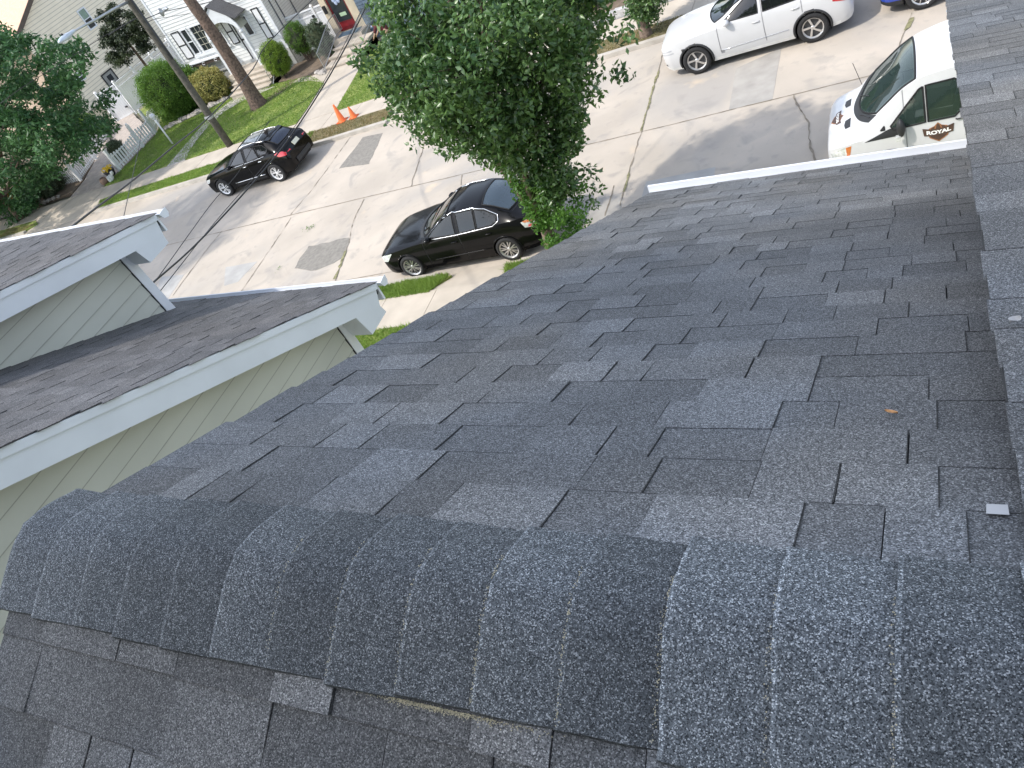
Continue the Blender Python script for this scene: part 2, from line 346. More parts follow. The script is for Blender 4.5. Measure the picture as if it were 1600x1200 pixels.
slab('house_walk', [(-22.55, 25.25), (-20.45, 25.25), (-21.3, 29.6), (-21.5, 30.35), (-23.6, 30.4), (-25.9, 30.9), (-26.1, 30.5), (-24.6, 29.95), (-23.15, 28.95)], -.05, .13, CONC)
slab('planting_bed', densify([(-27.6, 31.4), (-24.9, 30.5), (-23.75, 30.5), (-23.75, 33.2), (-27.6, 33.2)], amp=.05), -.05, .14, SOIL)
# curving path of pale stone flags to the white house
pp = [((-30.95, 25.2), (-29.65, 25.2)), ((-31.1, 26.3), (-30.2, 26.3)), ((-31.3, 27.6), (-30.55, 27.5)), ((-31.45, 29.0), (-30.7, 28.8)), ((-31.3, 30.3), (-30.5, 29.9)), ((-30.9, 31.35), (-29.6, 30.5)), ((-30.6, 31.6), (-27.5, 30.9))]
PATHM = mat('flagstone_path', (.43, .40, .36), .9, var=.3, scale=3.5, bump=.006, bscale=18)
b = M()
for i in range(len(pp)-1):
    (a, c), (a2, c2) = pp[i], pp[i+1]; k = 3
    for j in range(k):
        q = [[a[t]+(a2[t]-a[t])*(j+e)/k for t in (0, 1)] for e in (.02, .98)]; r = [[c[t]+(c2[t]-c[t])*(j+e)/k for t in (0, 1)] for e in (.02, .98)]
        P = [q[0], r[0], r[1], q[1]]; hh = .135+random.uniform(0, .008)
        b.prism([(x, y, gz(x)-.02) for x, y in P], (0, 0, hh+.02))
b.build('flagstone_path', PATHM, kind='structure')
slab('bare_earth', densify([(-27.7, 28.6), (-27.2, 28.3), (-25.8, 30.9), (-24.9, 31.0), (-26.4, 31.3)], .3, .12), 0, .129, SOIL)
# road joints, cracks, repairs and painted tree shadow (sheets 4 mm apart)
def strip(pts, w, h, m, name, amp=.03, seed=0, wv=.5):
    b = M(); P = []
    for i in range(len(pts)-1):
        a, c = pts[i], pts[i+1]; n = max(1, int(math.dist(a, c)/.12))
        for k in range(n+(i == len(pts)-2)): P.append((a[0]+(c[0]-a[0])*k/n, a[1]+(c[1]-a[1])*k/n))
    L = []; R = []
    for i, p in enumerate(P):
        q = P[min(i+1, len(P)-1)]; r = P[max(i-1, 0)]; d = Vector((q[0]-r[0], q[1]-r[1])).normalized(); nx, ny = -d.y, d.x
        o = noise.noise(Vector((p[0]*1.5, p[1]*1.5, seed)))*amp+noise.noise(Vector((p[0]*7, p[1]*7, seed+4)))*amp*.6
        ww = w*(1+wv*noise.noise(Vector((p[0]*5, p[1]*5, seed+7)))*2.2)
        L.append((p[0]+nx*(o+ww/2), p[1]+ny*(o+ww/2))); R.append((p[0]+nx*(o-ww/2), p[1]+ny*(o-ww/2)))
    for i in range(len(P)-1): b.add([(x, y, gz(x)+h) for x, y in (L[i], L[i+1], R[i+1], R[i])], [(0, 3, 2, 1)])
    return b.build(name, m, kind='structure')
JY = 17.72
strip([(-60, 18.05), (-20, 17.9), (-5.9, JY-.05), (30, JY-.1)], .028, .008, TAR, 'road_joint', .012)
strip([(-60, 13.55), (30, 13.55)], .02, .008, TAR, 'road_joint', .006)
xs = lambda *p: [tuple(G(*q)[:2]) for q in p]
for k, P in enumerate([xs((547, 215), (487, 297), (455, 335)), xs((346, 362), (312, 405), (270, 462)), xs((455, 340), (449, 350), (375, 459)), xs((569, 311), (551, 350), (545, 378), (522, 445)), xs((665, 222), (655, 250), (642, 292)),
                       xs((1037, 82), (1003, 200)), xs((1003, 205), (985, 262), (975, 300), (968, 322)), xs((722, 274), (720, 290)), xs((1426, 20), (1415, 45), (1400, 85), (1390, 130)), xs((945, 338), (960, 290))]):
    strip(P, .022, .012, TAR, 'road_joint', .04, k, .9)
strip(xs((1237, 149), (1250, 170), (1259, 185), (1268, 220), (1273, 262)), .026, .012, TAR, 'road_crack', .07, 20, .9)
strip(xs((1426, 28), (1415, 48)), .10, .016, WEED, 'joint_weeds', .05, 3, .9)
strip(xs((541, 392), (530, 420), (524, 436)), .07, .016, WEED, 'joint_weeds', .05, 5, .9)
strip(xs((1030, 110), (1020, 140), (1002, 205)), .05, .016, WEED, 'joint_weeds', .03, 6, .9)
strip(xs((985, 265), (975, 300)), .06, .016, WEED, 'joint_weeds', .03, 7, .9)
def patch(pts, m, h=.004, amp=.06, name='road_patch_and_shadow', step=.15):
    slab(name, densify(xs(*pts), step, amp), -.01, h, m)
patch([(461, 420), (470, 402), (482, 385), (515, 378), (548, 370), (540, 400), (520, 413), (495, 423)], PATCHA, .004, .12)
patch([(598, 208), (568, 214), (530, 263), (577, 256)], PATCHA, .004, .05)
patch([(1150, 107), (1221, 75), (1207, 155), (1139, 172)], PATCHG_SHADOW, .004, .015)
patch([(1010, 284), (1118, 261), (1113, 288), (1000, 316)], PATCHB_SHADOW, .004, .01)  # repair slab with part of the street tree's shadow in its colour
patch([(252, 433), (288, 429), (262, 468), (240, 470)], PATCHB_SHADOW, .004, .02)
patch([(352, 418), (402, 409), (372, 440), (350, 447)], PATCHB_SHADOW, .004, .03)
patch([(905, 318), (975, 300), (968, 345), (900, 352)], PATCHG_SHADOW, .004, .01)  # no repair: the street tree's shadow put into the road colour
# pale apron concrete in the gutter lane near the far kerb
# grass blades scattered on verges and lawns
def blades(name, polys, n, hgt, m, h0=.115, wid=.012, kind='stuff'):
    polys = [np.array(p) for p in polys]; A = [abs(sum(p[i][0]*p[(i+1) % len(p)][1]-p[(i+1) % len(p)][0]*p[i][1] for i in range(len(p))))/2 for p in polys]
    V = []; F = []; T = []; tot = sum(A)
    for p, a in zip(polys, A):
        lo, hi = p.min(0), p.max(0); want = int(n*a/tot); got = 0
        while got < want:
            q = RNG.uniform(lo, hi, (want*2, 2)); ins = np.zeros(len(q), bool); j = len(p)-1
            for i in range(len(p)):
                c = ((p[i, 1] > q[:, 1]) != (p[j, 1] > q[:, 1])) & (q[:, 0] < (p[j, 0]-p[i, 0])*(q[:, 1]-p[i, 1])/(p[j, 1]-p[i, 1]+1e-12)+p[i, 0]); ins ^= c; j = i
            q = q[ins][:want-got]
            for x, y in q:
                cl = noise.noise(Vector((x*1.3, y*1.3, 1)))
                a_ = RNG.uniform(0, 6.283); hh = hgt*RNG.uniform(.5, 1.25)*(1+.6*cl); w = wid*RNG.uniform(.7, 1.5); dx, dy = math.cos(a_)*w, math.sin(a_)*w; lx, ly = RNG.normal(0, hh*.45, 2)
                k = len(V); z = gz(x)+h0; V += [(x-dx, y-dy, z), (x+dx, y+dy, z), (x+lx, y+ly, z+hh)]; F.append((k, k+1, k+2)); T.append(min(1, max(0, .5+.45*cl+RNG.uniform(-.25, .25))))
            got += len(q)
    b = M(); b.v = V; b.f = F; b.t = T; return b.build(name, m, kind=kind, tone=True)
o = blades('near_grass', [[(-13.4, 12.27), (-10.2, 12.27), (-9.8, 12.86), (-13.4, 12.86)], [(-8.1, 12.3), (-6.2, 12.3), (-6.2, 12.86), (-8.3, 12.86)]], 15000, .085, GRASSB, .108, .009)
tag(o, 'bright green grass of the near verge beside the black sedan', 'grass')
o = blades('near_lawn_grass', [[(-13.2, 9.6), (-9.4, 9.6), (-9.4, 11.15), (-13.2, 11.15)]], 9000, .09, GRASSB, .106, .01)
tag(o, 'green lawn grass behind the near sidewalk at the corner of the sage house', 'grass')
o = blades('far_verge_grass', [[(-34.2, 22.95), (-20.5, 22.92), (-20.8, 23.95), (-34.7, 23.75)]], 13000, .07, GRASSB, .112, .016)
tag(o, 'narrow strip of green grass between far kerb and sidewalk', 'grass')
o = blades('dry_grass', [[(-20.9, 22.95), (-16.7, 22.95), (-16.9, 23.9), (-21, 23.95)], [(-8.8, 22.95), (-2, 22.95), (-2, 23.9), (-8.8, 23.9)], [(-43, 22.95), (-40.4, 22.95), (-39.9, 23.3), (-43, 23.8)]], 8000, .06, GRASSD, .112, .016)
tag(o, 'thin half-dry grass around the orange cones and far street tree', 'grass')
o = blades('lawn_grass', [lawn1, [(-20.5, 25.3), (-12, 25.3), (-12, 31), (-21.3, 31)]], 60000, .055, GRASSB, .12, .02)
tag(o, 'mown green grass of the front lawns across the street', 'grass')

def litter(label, cx, cy, n, r, seed):
    rnd = random.Random(seed); b = M()
    for i in range(n):
        x, y = cx+rnd.gauss(0, r), cy+rnd.gauss(0, r); a = rnd.uniform(0, 6.28); L = rnd.uniform(.03, .07); z = gz(x)+.015+rnd.uniform(0, .03)
        b.add([(x, y, z), (x+L*math.cos(a+.5)*.6, y+L*math.sin(a+.5)*.6, z+.015), (x+L*math.cos(a), y+L*math.sin(a), z+rnd.uniform(0, .03)), (x+L*math.cos(a-.5)*.6, y+L*math.sin(a-.5)*.6, z+.012)], [(0, 1, 2, 3)], rnd.uniform(.2, .9))
    o = b.build('fallen_twig', LEAFNEW, tone=True); tag(o, label, 'twig'); return o
litter('small green leafy twig lying on the road above the asphalt patch', *G(484, 357)[:2], 34, .10, 1)
litter('tiny leafy twig lying on the road below the asphalt patch', *G(436, 421)[:2], 10, .06, 2)
# ------------------------------------------------------------------ OUR HOUSE (roof under the camera)
VR, ZR = .499, 8.315; TF = .5; CT = math.cos(math.atan(.5)); ST = math.sin(math.atan(.5))
def FR(u, s, n=0): return HF(u, VR+s*CT+n*ST, ZR-s*ST+n*CT)      # front slope
def BK(u, s, n=0): return HF(u, VR-s*CT-n*ST, ZR-s*ST+n*CT)      # back slope
T2 = math.atan(.333)
def WG(u, s, n=0): return HF(u, .60+s*math.cos(T2)+n*math.sin(T2), 8.262-s*math.sin(T2)+n*math.cos(T2))
def shingles(P, u0, u1, s0, s1, ex, seed, jag=.012, wmin=.11, wmax=.27, lo=.62, hi=1.5, wear=1.0, flip=1):
    rnd = random.Random(seed); b = M(); s = s0; r = 0
    while s < s1-.01:
        se = min(s+ex, s1); u = u0+rnd.uniform(-jag, jag); raised = rnd.random() < .5; off = rnd.uniform(-.002, .002)
        while u < u1-.005:
            w = rnd.uniform(wmin, wmax); ue = min(u+w, u1)
            if u1-ue < .05: ue = u1
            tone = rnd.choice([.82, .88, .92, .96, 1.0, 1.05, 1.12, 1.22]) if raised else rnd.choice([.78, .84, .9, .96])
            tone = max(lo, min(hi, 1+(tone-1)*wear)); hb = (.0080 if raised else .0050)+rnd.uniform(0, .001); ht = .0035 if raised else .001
            gap = .0022 if raised else 0; a, c = u+gap, ue-gap
            if rnd.random() < .08*wear: hb += .004
            top = s-.012; e2 = se+off+(rnd.uniform(-.002, .002))
            p = [P(a, top, ht), P(c, top, ht), P(c, e2, hb), P(a, e2, hb), P(a, top, -.004), P(c, top, -.004), P(c, e2, .0005), P(a, e2, .0005)]
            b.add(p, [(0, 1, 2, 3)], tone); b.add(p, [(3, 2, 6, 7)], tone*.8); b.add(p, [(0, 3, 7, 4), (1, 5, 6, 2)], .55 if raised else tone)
            if raised and not flip == 0:
                # narrow dark slot in the step beside a raised tab
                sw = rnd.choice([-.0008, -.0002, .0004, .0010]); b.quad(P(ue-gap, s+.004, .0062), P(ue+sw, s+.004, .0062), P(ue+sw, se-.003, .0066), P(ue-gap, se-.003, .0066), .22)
            u = ue; raised = (rnd.random() < .45) if raised else (rnd.random() < .85)
        b.quad(P(u0, se-.0002, .0070), P(u1, se-.0002, .0070), P(u1, se+.0012, .0052), P(u0, se+.0012, .0052), .85) if wear != .8 else None  # darker line painted along each course for its edge shadow
        s = se; r += 1
    return b
house = thing('grey_roofed_house', 'house under the camera with charcoal shingle roof, ridge and low-pitched right roof', 'house', HF(1, 0, -.2))
def deck(P, u0, u1, s0, s1, name, th=.14):
    b = M(); b.hexa([P(u0, s0, -th), P(u1, s0, -th), P(u1, s1, -th), P(u0, s1, -th), P(u0, s0, -.003), P(u1, s0, -.003), P(u1, s1, -.003), P(u0, s1, -.003)]); return b
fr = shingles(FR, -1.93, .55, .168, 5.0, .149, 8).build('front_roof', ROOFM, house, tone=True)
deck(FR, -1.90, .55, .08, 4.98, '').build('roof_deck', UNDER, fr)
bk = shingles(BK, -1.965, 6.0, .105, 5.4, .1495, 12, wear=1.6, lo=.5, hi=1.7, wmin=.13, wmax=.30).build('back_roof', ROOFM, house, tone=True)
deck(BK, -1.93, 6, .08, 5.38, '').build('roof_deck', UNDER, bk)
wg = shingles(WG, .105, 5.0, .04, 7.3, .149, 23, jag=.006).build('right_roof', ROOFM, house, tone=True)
deck(WG, .118, 5, .0, 7.28, '', .05).build('roof_deck', UNDER, wg)
# ridge caps: bent shingles lapped along the ridge
b = M(); u = -1.985; rnd = random.Random(5); ex = .149
prof = []
for k in range(25):
    t = -1+2*k/24
    s = abs(t)*(.150 if t > 0 else .200); rr = .07
    prof.append((t, s))
def cap_pt(uu, t, s, lift):
    sag = .017*math.exp(-(s/.036)**2)         # rounded, not creased
    P = FR if t > 0 else BK
    if s < 1e-6:
        p = HF(uu, VR, ZR-.017*.85*CT*CT+lift*CT+.007); return p
    return P(uu, s, lift+.007-sag*CT*.85)
i = 0
while u < 6:
    tone = rnd.choice([.75, .85, .95, 1.0, 1.0, 1.08, 1.15]); ue = u+ex; sk = rnd.uniform(-.006, .006); slip = rnd.uniform(-.006, .006)
    n0, n1 = .0125, .004                       # each cap's left end sits under the next... right end proud
    vs = []; cols = [(-.004, .0155), (.003, .0165), (.05, .0125), (.10, .009), (ex+.012, .0035)]
    if i == 0: cols[0] = (-.012, .0145)
    for (du, hh) in cols:
        for (t, s) in prof: vs.append(cap_pt(u+du+sk*t+.004*noise.noise(Vector((i, t*3, 1))), t, s+(slip if s > .12 else 0)+(.003*noise.noise(Vector((u*9+du*30, t*2, 5))) if s > .12 else 0), hh+.0015*noise.noise(Vector((u*8, t*2, 2)))))
    m = len(prof); fs = [(c*m+k, c*m+k+1, (c+1)*m+k+1, (c+1)*m+k) for c in range(len(cols)-1) for k in range(m-1)]
    b.add(vs, [f[::-1] for f in fs], tone); b.t[-len(fs):] = [tone*1.5]*(m-1)+[tone]*(len(fs)-m+1)
    # thickness at the exposed left end and along both lower edges
    e0 = [vs[k] for k in range(m)]; dz = [tuple(np.array(p)-np.array((0, 0, .0155))) for p in e0]
    b.add(e0+dz, [(k, m+k, m+k+1, k+1) for k in range(m-1)], tone*.8)
    for kk in (0, m-1):
        E = [vs[c*m+kk] for c in range(len(cols))]; D = [tuple(np.array(p)-np.array((0, 0, .011))) for p in E]
        b.add(E+D, [(c, c+1, len(cols)+c+1, len(cols)+c) for c in range(len(cols)-1)], tone*.6)
    u = ue; i += 1
cp = b.build('ridge_cap', CAPM, house, tone=True); autosmooth(cp, 40)
# crumbs of pale grit along the lower lap of the caps
b = M(); rnd = random.Random(9)
GRIT = mat('pale_grit', (.55, .49, .34), .9, var=.35, scale=200)
for k in range(1500):
    if rnd.random() < .6: uu = rnd.gauss(-.72, .08); s = .203+abs(rnd.gauss(0, .004))
    else:
        uu = -1.985+.149*rnd.choice([6, 7, 8, 9, 9, 10, 10, 11, 11, 12, 13])+rnd.gauss(-.006, .002); s = rnd.uniform(-.05, .19)
    P = BK if s > 0 else FR; q = P(uu, abs(s), (.009 if abs(s) > .2 else .0235-.013*math.exp(-(s/.036)**2))); r = rnd.uniform(.0006, .0014)
    b.add([(q[0]+r, q[1], q[2]), (q[0], q[1]+r, q[2]), (q[0]-r, q[1], q[2]), (q[0], q[1]-r, q[2]), (q[0], q[1], q[2]+r*1.5)], [(0, 1, 4), (1, 2, 4), (2, 3, 4), (3, 0, 4)])
b.build('grit', GRIT, cp)
# eave gutter, fascia, rake boards, walls
b = M(); e = FR(0, 4.98); 
g = [(0, 0), (.015, 0), (.012, -.02), (.03, -.07), (.09, -.09), (.12, -.055), (.125, .012), (.105, .014), (.105, -.05), (.08, -.07), (.035, -.06)]
def gutter_prism(b, u0, u1, v, z, k=1.0): b.prism([HF(u0, v+a*k, z+c*k) for a, c in g], tuple(np.array(HF(u1, 0, 0))-np.array(HF(u0, 0, 0))))
gutter_prism(b, -1.96, .62, VR+4.98*CT-.01, ZR-4.98*ST-.008); b.build('gutter', WHITE, house)
b = M(); b.prism([FR(-1.90, .2, -.015), FR(-1.90, 4.95, -.015), FR(-1.90, 4.95, -.19), FR(-1.90, .2, -.19)], tuple(DH*-.022))
b.prism([BK(-1.90, 0, -.015), BK(-1.90, 5.3, -.015), BK(-1.90, 5.3, -.19), BK(-1.90, 0, -.19)], tuple(DH*-.022)); b.build('rake_board', FASCIA, house)
b = M(); b.prism([FR(.32, .15, -.0), WG(.32, .15, -.012), WG(.32, 7.2, -.012), HF(.32, .6+7.2*math.cos(T2), 5.3), HF(.32, 4.2, 5.3), FR(.32, 4.2, -.05)], tuple(DH*.02)); b.build('cheek_wall', mat('roof_grey_cheek', (.115, .117, .122), .9, var=.15, scale=8), house)
b = M(); b.prism([HF(-1.72, VR, ZR-.2), HF(-1.72, 4.3, 6.15), HF(-1.72, 4.3, -.3), HF(-1.72, -3.9, -.3), HF(-1.72, -3.9, 6.0)], tuple(DH*7.5)); b.prism([HF(.345, 4.3, -.3), HF(.345, 6.9, -.3), HF(.345, 6.9, 5.85), HF(.345, 4.3, 6.7)], tuple(DH*4.55)); b.build('wall', SAGE, house)
b = M(); b.box((0, 0, 0), (1, 1, 1)) if False else None
b = M(); P = WG; b.prism([P(.112, .12, -.012), P(.112, 7.28, -.012), P(.112, 7.28, -.03), P(.112, .5, -.03)], tuple(DH*.003)); b.build('side_fascia', mat('dark_flashing', (.05, .052, .055), .5), wg)
# small bright things on the roof
b = M(); q = [FR(.062, .303, .0105), FR(.092, .303, .0105), FR(.092, .333, .0108), FR(.064, .333, .0108)]; b.prism(q, (0, 0, .001)); b.build('seal_strip', mat('pale_strip', (.42, .42, .43), .4, var=.03), fr)
def curled_leaf(name, label, P, u, s, L, wd, rot, m):
    b = M(); n = 7; vs = []
    for i in range(n):
        t = i/(n-1)-.5
        for j in (-1, -.5, 0, .5, 1):
            w = wd*math.cos(t*math.pi)**.7*j; h = .014+.006*abs(j)*wd/.012+.008*t*t
            a, c = t*L, w; vs.append(P(u+a*math.cos(rot)-c*math.sin(rot), s+a*math.sin(rot)+c*math.cos(rot), h))
    b.add(vs, [(i*5+j, i*5+j+1, (i+1)*5+j+1, (i+1)*5+j) for i in range(n-1) for j in range(4)]); o = b.build(name, m, smooth=True); tag(o, label, 'leaf'); return o
curled_leaf('dry_leaf', 'small curled orange dry leaf lying on the grey front roof', FR, -.082, .682, .028, .007, -.5, mat('dry_leaf', (.50, .25, .09), .6, var=.35, scale=90))
curled_leaf('pale_leaf', 'pale grey round leaf fragment lying on the right roof', WG, .142, .80, .028, .012, .8, mat('pale_leaf', (.42, .41, .40), .8, var=.1, scale=90))

# ------------------------------------------------------------------ NEIGHBOUR HOUSES
def siding(b, P, a0, a1, z0, z1, ex, d=.014, clip=None, lw=.007):
    """P(a,z,out)->xyz; lapped boards; clip(z)->(a0,a1)"""
    z = z0
    while z < z1-1e-6:
        ze = min(z+ex, z1); l, r = clip(z) if clip else (a0, a1); l2, r2 = clip(ze) if clip else (a0, a1)
        if r > l:
            zd = z+lw; q_ = d-lw*(d-.001)/ex; b.quad(P(l, z, d), P(r, z, d), P(r, zd, q_), P(l, zd, q_), .62); b.quad(P(l, zd, q_), P(r, zd, q_), P(r2, ze, .001), P(l2, ze, .001)); b.quad(P(l, z, 0), P(r, z, 0), P(r, z, d), P(l, z, d), .6)  # strip at each board's foot painted darker for the lap's contact shadow
        z = ze
def gable_house(name, label, u1, vE, zE, uw, cb_bottom, ridge_v, ul, seed, ground, pt=.5):
    """u1 rake edge, eave at (vE,zE), roof climbs to ridge_v; side wall faces +u at uw"""
    CT = math.cos(math.atan(pt)); ST = math.sin(math.atan(pt)); h = thing(name, label, 'house', HF(uw-2, 0, ground))
    s1 = (vE-ridge_v)/CT; zr = zE+(vE-ridge_v)*pt
    P = lambda u, s, n=0: HF(u, ridge_v+s*CT+n*ST, zr-s*ST+n*CT)
    Q = lambda u, s, n=0: HF(u, ridge_v-s*CT-n*ST, zr-s*ST+n*CT)
    rf = shingles(lambda u, s, n=0: P(-u, s, n), -u1, -ul, 0, s1, .145, seed, jag=.02, wmin=.09, wmax=.24, wear=.8).build('roof', OLDROOF, h, tone=True)
    deck(P, ul, u1-.03, 0, s1-.01, '', .12).build('roof_deck', UNDER, rf)
    q = shingles(lambda u, s, n=0: Q(-u, s, n), -u1, -ul, 0, s1, .145, seed+1, wmin=.09, wmax=.24).build('rear_roof', OLDROOF, h, tone=True); deck(Q, ul, u1-.03, 0, s1, '', .12).build('roof_deck', UNDER, q)
    b = M(); dv = tuple(DH*-.02)      # drip strip, then fascia under it
    for R in (P, Q):
        b.prism([R(u1-.010, 0, -.006), R(u1-.010, s1-.02, -.006), R(u1-.010, s1-.02, -.065), R(u1-.010, 0, -.065)], dv)
        b.prism([R(u1-.028, 0, -.055), R(u1-.028, s1-.03, -.055), R(u1-.028, s1-.03, -.235), R(u1-.028, 0, -.235)], dv)
    # pork-chop return under the eave end
    b.prism([P(u1-.031, s1-.42, -.23), P(u1-.031, s1-.03, -.23), HF(u1-.031, vE-.10, zE-.30), HF(u1-.031, vE-.42, zE-.30)], tuple(DH*-.30))
    b.build('rake_board', FASCIA, h)
    b = M(); b.prism([P(u1-.05, 0, -.20), P(u1-.05, s1-.05, -.20), P(uw-.05, s1-.05, -.20), P(uw-.05, 0, -.20)], (0, 0, .012)); b.build('soffit', FASCIA, h)
    b = M(); b.prism([HF(ul, vE-.03, zE-.02), HF(ul, vE-.005, zE-.02), HF(ul, vE-.005, zE-.2), HF(ul, vE-.03, zE-.2)], tuple(DH*(u1-ul-.03))); b.build('eave_board', WHITE, h)
    b = M(); gutter_prism(b, ul, u1+.01, vE-.004, zE-.015, .72)
    b.prism([HF(u1+.01, vE-.004+a*.95, zE-.015+c*.95) for a, c in ((0, 0), (.03, -.07), (.09, -.09), (.12, -.055), (.125, .012))], tuple(DH*.003)); b.build('gutter', WHITE, h)
    vF = vE-.42; b = M(); S = lambda a, z, o: HF(uw+o, a, z)
    top = lambda v: zE+(vE-v)*pt-.2
    cl = lambda z: (2*ridge_v-vF+.0, min(vF-.05, vE-(z+.2-zE)/pt+.12) if z > top(vF) else vF-.05)
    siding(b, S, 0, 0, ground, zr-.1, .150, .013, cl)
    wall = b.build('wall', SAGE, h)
    b = M(); b.prism([HF(uw-.02, vF, ground), HF(uw-.02, vF, top(vF)), HF(uw-.02, ridge_v, top(ridge_v)), HF(uw-.02, 2*ridge_v-vF, top(vF)), HF(uw-.02, 2*ridge_v-vF, ground)], tuple(DH*(ul-uw))); b.build('wall_core', SAGE, wall)
    b = M(); b.box((0, 0, 0), (0, 0, 0)) if False else None
    b.prism([HF(uw+.022, vF+.02, ground), HF(uw+.022, vF-.085, ground), HF(uw+.022, vF-.085, top(vF)+.05), HF(uw+.022, vF+.02, top(vF)+.03)], tuple(DH*-.04)); b.build('corner_board', WHITE, h)
    b = M(); b.prism([HF(uw+.0, vF-.087, ground), HF(uw+.015, vF-.087, ground), HF(uw+.015, vF-.095, ground), HF(uw+.0, vF-.095, ground)], (0, 0, top(vF)-ground)); b.build('corner_seam', RUBBERS, h)
    return h
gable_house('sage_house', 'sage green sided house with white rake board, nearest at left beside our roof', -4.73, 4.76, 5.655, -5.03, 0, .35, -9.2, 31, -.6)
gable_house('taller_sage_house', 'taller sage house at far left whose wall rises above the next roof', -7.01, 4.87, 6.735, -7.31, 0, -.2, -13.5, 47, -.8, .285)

# ------------------------------------------------------------------ WHITE HOUSE across the street
def wbox(b, x0, x1, z0, z1, y0, y1): b.box((x0, y0, z0), (x1, y1, z1))
YW = 33.4
wh = thing('white_house', 'white sided house with arched porch hood, black trimmed shutters and front steps', 'house', (-31, YW, gz(-31)+.12))
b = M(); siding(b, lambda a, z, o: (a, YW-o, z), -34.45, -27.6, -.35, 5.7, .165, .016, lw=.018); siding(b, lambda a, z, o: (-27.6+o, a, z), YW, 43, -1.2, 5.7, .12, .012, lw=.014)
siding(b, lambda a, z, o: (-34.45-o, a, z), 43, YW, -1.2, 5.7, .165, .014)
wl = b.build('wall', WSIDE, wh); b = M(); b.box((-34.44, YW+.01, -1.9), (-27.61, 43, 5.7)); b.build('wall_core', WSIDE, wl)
b = M(); b.box((-34.55, YW-.10, -1.7), (-27.5, YW+.005, -.35)); b.box((-34.62, YW-.16, -.42), (-30.9, YW+.0, -.34)); b.build('foundation', mat('grey_foundation', (.46, .47, .46), .9, var=.1), wh)
for a_, c_ in ((-34.5, -34.38), (-27.72, -27.55)): b = M(); b.box((a_, YW-.035, -.5), (c_, YW+.01, 5.7)); b.build('corner_board', WHITE, wh)
b = M()
for x, y in ((-27.56, 33.9), (-27.56, 34.35), (-27.56, 35.4)): b.tube([(x, y, -1.1), (x, y, 4.3)], .03, 6)
b.build('downspout', mat('dark_pipe', (.12, .13, .15), .5), wh)
b = M(); b.prism([(-35.1, YW-.4, 5.6), (-35.1, 38.2, 8.3), (-35.1, 43.5, 5.6), (-35.1, 43.5, 5.45), (-35.1, YW-.4, 5.45)], (8, 0, 0)); b.build('roof', OLDROOF, wh)
def window(par, x0, x1, z0, z1, nx, nz, Y=YW, frame=WHITE, fw=.06, mid=True, bars=True, glass=DARKG, name='window'):
    b = M(); b.box((x0-fw, Y-.07, z0-fw), (x1+fw, Y-.018, z0)); b.box((x0-fw, Y-.07, z1), (x1+fw, Y-.018, z1+fw)); b.box((x0-fw, Y-.068, z0), (x0, Y-.018, z1)); b.box((x1, Y-.068, z0), (x1+fw, Y-.018, z1))
    if mid: b.box((x0, Y-.06, (z0+z1)/2-.025), (x1, Y-.02, (z0+z1)/2+.025))
    w = b.build(name, frame, par)
    b = M(); b.quad((x0, Y-.022, z0), (x1, Y-.022, z0), (x1, Y-.022, z1), (x0, Y-.022, z1)); b.build('pane', glass, w)
    if bars:
        b = M()
        for i in range(1, nx): x = x0+(x1-x0)*i/nx; b.box((x-.010, Y-.034, z0), (x+.010, Y-.026, z1))
        for i in range(1, nz): z = z0+(z1-z0)*i/nz; b.box((x0, Y-.038, z-.010), (x1, Y-.0345, z+.010))
        b.build('muntin', mat('muntin_cream', (.62, .60, .50), .5), w)
    return w
window(wh, -33.33, -32.98, .74, 2.0, 1, 2, bars=False); window(wh, -32.66, -31.50, .74, 2.0, 4, 4, mid=False); window(wh, -31.28, -30.92, .74, 2.0, 1, 2, bars=False)
b = M(); b.box((-33.45, YW-.10, .55), (-30.8, YW-.0, .67)); b.build('window_ledge', WHITE, wh)
def shutter(x0, x1, z0, z1, Y=YW):
    b = M(); f = .05; b.box((x0, Y-.06, z0), (x1, Y-.018, z0+f)); b.box((x0, Y-.06, z1-f), (x1, Y-.018, z1)); b.box((x0, Y-.058, z0+f), (x0+f, Y-.018, z1-f)); b.box((x1-f, Y-.058, z0+f), (x1, Y-.018, z1-f)); zm = z0+(z1-z0)*.5
    b.box((x0+f, Y-.057, zm-.03), (x1-f, Y-.018, zm+.03)); s = b.build('shutter', BLACKT, wh)
    b = M(); b.box((x0+f, Y-.045, z0+f), (x1-f, Y-.020, zm-.03)); b.box((x0+f, Y-.045, zm+.03), (x1-f, Y-.020, z1-f)); b.build('panel', SHUTW, s)
shutter(-34.08, -33.50, .6, 2.06); shutter(-30.62, -30.15, .57, 1.85); shutter(-28.45, -28.02, .3, 1.85)
# flower box with brackets
b = M(); b.box((-34.0, YW-.36, .18), (-31.3, YW-.06, .36)); fb = b.build('flower_box', mat('dark_planter_wood', (.07, .05, .04), .8), wh)
b = M()
for x in (-33.8, -32.9, -32.0, -31.4):
    b.tube([(x+.09*math.cos(a), YW-.375, .26+.07*math.sin(a)) for a in np.linspace(.3, 5.5, 9)], .018, 6)
b.build('scroll', SHUTW, fb)
b = M(); b.box((-34.05, YW-.40, .36), (-31.25, YW-.04, .41)); b.build('rim', WHITE, fb)
